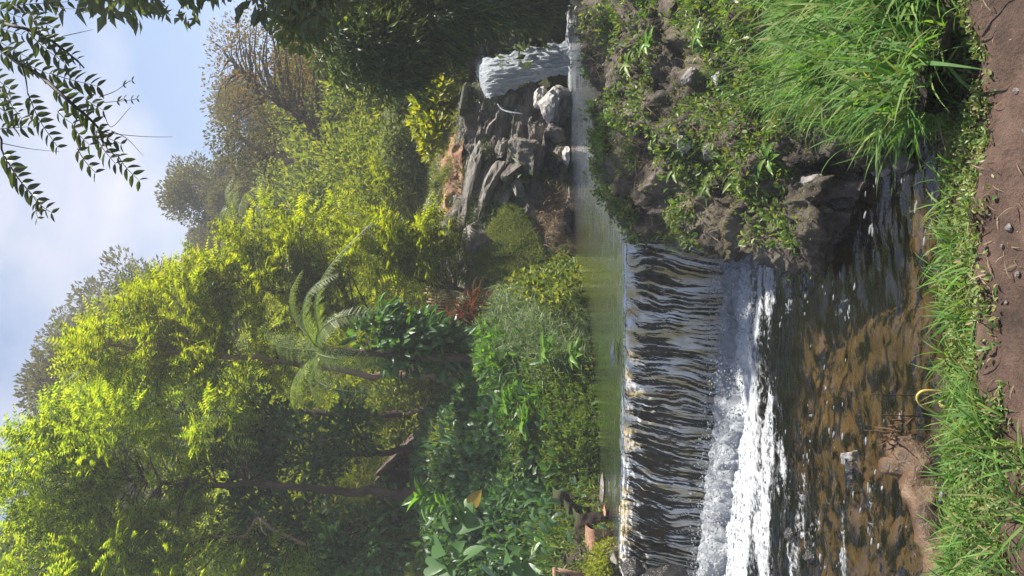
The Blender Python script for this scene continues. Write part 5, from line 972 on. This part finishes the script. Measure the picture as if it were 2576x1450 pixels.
def rosette(name, lab, u, v, y, n_, px, m, spread=0.8, upz=0.6, group=None):
    b = W(u, v, y); lv = []
    for j in range(n_):
        a = j * 2.4; d = np.array([math.cos(a) * spread, -0.5 + math.sin(a) * spread * .6, upz * rg2.uniform(.2, 1.3)]); s = px / F * y * rg2.uniform(.7, 1.1)
        lv.append((b + np.array([0, -.02, 0.05 + .5 * s * j / n_]), d, (0, -.5, 1), s, m, None))
    return leafplant(name, lab, b, lv, ME_ov, group=group)
rosette('ginger_plant', 'tall plant with bright upright leaves beside the foot of the dark trunk', 1095, 1245, 14.8, 11, 62, 'bright', .7, 1.0)
rosette('ginger_plant', 'lower bright leaved plant under the tall upright one', 1128, 1262, 14.6, 8, 50, 'bright', .8, .8)
rosette('bright_plant', 'bright pale green plant among the drooping grass on the bank', 1395, 878, 13.6, 10, 44, 'bright', .9, .5)
rosette('bright_plant', 'bright pale green plant leaning over the water below the grass', 1462, 892, 13.2, 9, 44, 'bright', 1.0, .1)
rosette('bright_plant', 'broad leaved bright plant at the corner of the herb bank', 1345, 1055, 13.4, 12, 52, 'bright', 1.0, .6)
rosette('bright_plant', 'broad leaved bright plant right above the corner one on the bank crest', 1300, 1010, 13.9, 12, 50, 'bright', 1.0, .6)
for k, (u, v, y, px, n_, m) in enumerate([(1905, 372, 6.55, 52, 6, 'taro'), (1960, 402, 6.2, 46, 7, 'bright'), (1925, 425, 6.4, 44, 6, 'bright'), (1880, 455, 6.7, 40, 7, 'herb'), (1985, 365, 6.15, 40, 7, 'herb'), (1800, 470, 7.2, 36, 7, 'herb'), (1720, 430, 7.6, 34, 7, 'herb'), (1650, 110, 7.6, 44, 8, 'bright'), (1600, 160, 7.9, 40, 8, 'herb'), (1780, 90, 6.7, 44, 8, 'bright'), (1700, 520, 8.1, 34, 7, 'bright')]):
    rosette('broad_leaf_weed', ['broad grey green weed low on the headland near the water', 'pointed bright weed lowest on the headland face', 'pointed bright weed left of the broad grey green weed', 'leafy weed on the left face of the headland', 'leafy weed beside the tall grass on the headland',
            'leafy weed in the middle left of the headland', 'leafy weed high in the middle of the headland', 'bright weed near the upper right of the headland', 'leafy weed by the knobbly rock on the headland', 'bright weed at the right edge above the tall grass', 'bright weed near the weir end of the headland'][k], u, v, y - 0.12, n_, px, m, 1.0, .35, 'weeds on the rock headland')
# ---------------------------------------------------------------- branch hanging in at the top
ZY = 4.0
def Z1(a, b, dy=0.0): return W(a * 0.4995, b * 0.4995, ZY + dy)
hb = thing('overhanging_branch', tuple(Z1(-60, 150)), 'dark leafy branch with feather shaped leaves hanging in from the top right', 'branch')
stems = [[(-120, 130), (0, 240), (110, 330), (200, 380), (280, 450), (370, 530), (430, 580), (490, 640), (520, 700)], [(-120, 20), (0, 105), (60, 130), (140, 150), (250, 200), (380, 300), (425, 345)], [(-100, 640), (0, 690), (10, 760), (60, 850), (100, 910), (180, 1010), (185, 1040)],
         [(390, 590), (375, 650), (400, 760)], [(490, 640), (540, 750), (600, 790)], [(110, 330), (130, 400), (140, 480)], [(-80, 440), (0, 480), (50, 520)], [(0, 20), (60, 25), (110, 60)],
         [(500, 490), (580, 460), (650, 410)], [(470, 520), (590, 512), (690, 500)], [(480, 660), (620, 680), (760, 690), (870, 690)], [(560, 660), (640, 700), (720, 785)], [(520, 560), (560, 640), (640, 560), (660, 540)], [(250, 30), (350, 45), (450, 35)], [(310, 185), (400, 165), (470, 150)], [(0, 720), (150, 750), (300, 765)]]
tb = []
for k, s in enumerate(stems):
    r0 = [.014, .011, .006, .004, .005, .005, .005, .004][k] if k < 8 else 0.0022
    tb.append(tube([Z1(a, b, 0.15 * math.sin(k * 2.1 + i)) for i, (a, b) in enumerate(s)], [r0, r0 * .75, r0 * .35], 6, 26))
under(hb, obj('stem', tubemesh('stem', tb, M['wirem'])))
lv_, lf_ = ovate(0.36, 0.10, 0.12); ME_lf = mesh_np('leaflet', lv_, lf_, M['hang'], smooth=False)
frs = [((250, 370), (490, 435), 70), ((40, 30), (340, 10), 60), ((10, 765), (190, 1010), 75), ((140, 470), (290, 740), 62), ((470, 660), (580, 825), 66), ((590, 780), (700, 910), 62), ((130, 150), (330, 320), 70), ((270, 440), (430, 570), 66), ((150, 65), (270, 140), 60), ((380, 540), (500, 640), 60),
       ((30, 470), (110, 600), 66), ((0, 650), (140, 640), 60), ((180, 1010), (260, 1072), 56), ((370, 640), (450, 730), 62), ((390, 750), (480, 870), 60), ((480, 660), (610, 725), 52), ((430, 500), (520, 555), 56), ((-40, 370), (50, 450), 60), ((0, 260), (130, 340), 66), ((290, 560), (365, 625), 56), ((110, 310), (250, 375), 60), ((-40, 500), (60, 590), 62), ((-30, 130), (110, 175), 60), ((-30, 190), (140, 290), 66), ((240, 190), (390, 300), 60), ((150, 70), (230, 190), 60), ((-30, 30), (110, 90), 60), ((180, 1020), (190, 1100), 46),
       ((620, 430), (665, 405), 30), ((590, 512), (625, 498), 34), ((660, 505), (690, 498), 30), ((-60, 420), (20, 520), 60)]
cnt = 0; rest = []
for k, (a, b, ll) in enumerate(frs):
    dy = 0.15 * math.sin(k * 1.7); A, B = Z1(*a, dy), Z1(*b, dy - 0.05); ln = np.linalg.norm(B - A); nl_ = max(3, int(ln / 0.036))
    if k == 28 or k == 29 or k == 30: nl_ = 2
    mid = (A + B) / 2 + np.array([0, 0, 0.05 * ln]); rp = catmull(np.array([A, mid, B]), 20)
    fo_ = under(hb, obj('frond', tubemesh('rachis', [tube(rp, np.linspace(.0030, .0012, 20), 5)], M['wirem'])))
    tgt = unit(B - A); tw = rng.uniform(-.5, .5); side = unit(np.cross(tgt, np.array([0.2 * tw, -1, 0.25])))
    L_ = ll * 1.25 * 0.4995 / F * ZY
    for j in range(nl_):
        t = 0.14 + 0.86 * j / max(1, nl_ - 1); p = rp[min(19, int(t * 19))]
        for s in (1, -1):
            d = unit(side * s * 0.85 + tgt * 0.45 + np.array([0, 0, -0.25]) + rng.normal(0, .10, 3)); upv = unit(np.array([0.2, -1, 0.3]) + rng.normal(0, .45, 3)); sz = L_ * rng.uniform(.8, 1.05) * (0.75 + 0.25 * math.sin(math.pi * t))
            if cnt < 300:
                o = obj('leaflet', ME_lf, fo_); Rm = frames(d[None], upv[None])[0]
                o.matrix_basis = Matrix.Translation(Vector(p)) @ Matrix(Rm.tolist()).to_4x4() @ Matrix.Scale(sz, 4); cnt += 1
            else: rest.append((p, d, upv, sz))
pp = np.array([q[0] for q in rest]); v, f = inst(lv_, lf_, pp, frames(np.array([q[1] for q in rest]), np.array([q[2] for q in rest])), np.array([q[3] for q in rest]))
under(hb, obj('leaflets', mesh_np('leaflets', v, f, M['hang'], smooth=False), kind='stuff'))
# ---------------------------------------------------------------- haze in the valley
m, t, o_ = newmat('haze_air'); pv = N(t, 'ShaderNodeVolumePrincipled', Density=0.0024, Anisotropy=0.0); pv.inputs['Color'].default_value = (0.93, 0.95, 1.0, 1)
L(t, pv.outputs[0], o_.inputs['Volume'])
bv, bf = box(np.array([-165, -125, -5.0]), np.array([165, 175, 62.0]))
obj('haze', mesh_np('haze', bv, bf, m, smooth=False), None, 'thin bright haze hanging in the valley air', 'haze', None, 'stuff')
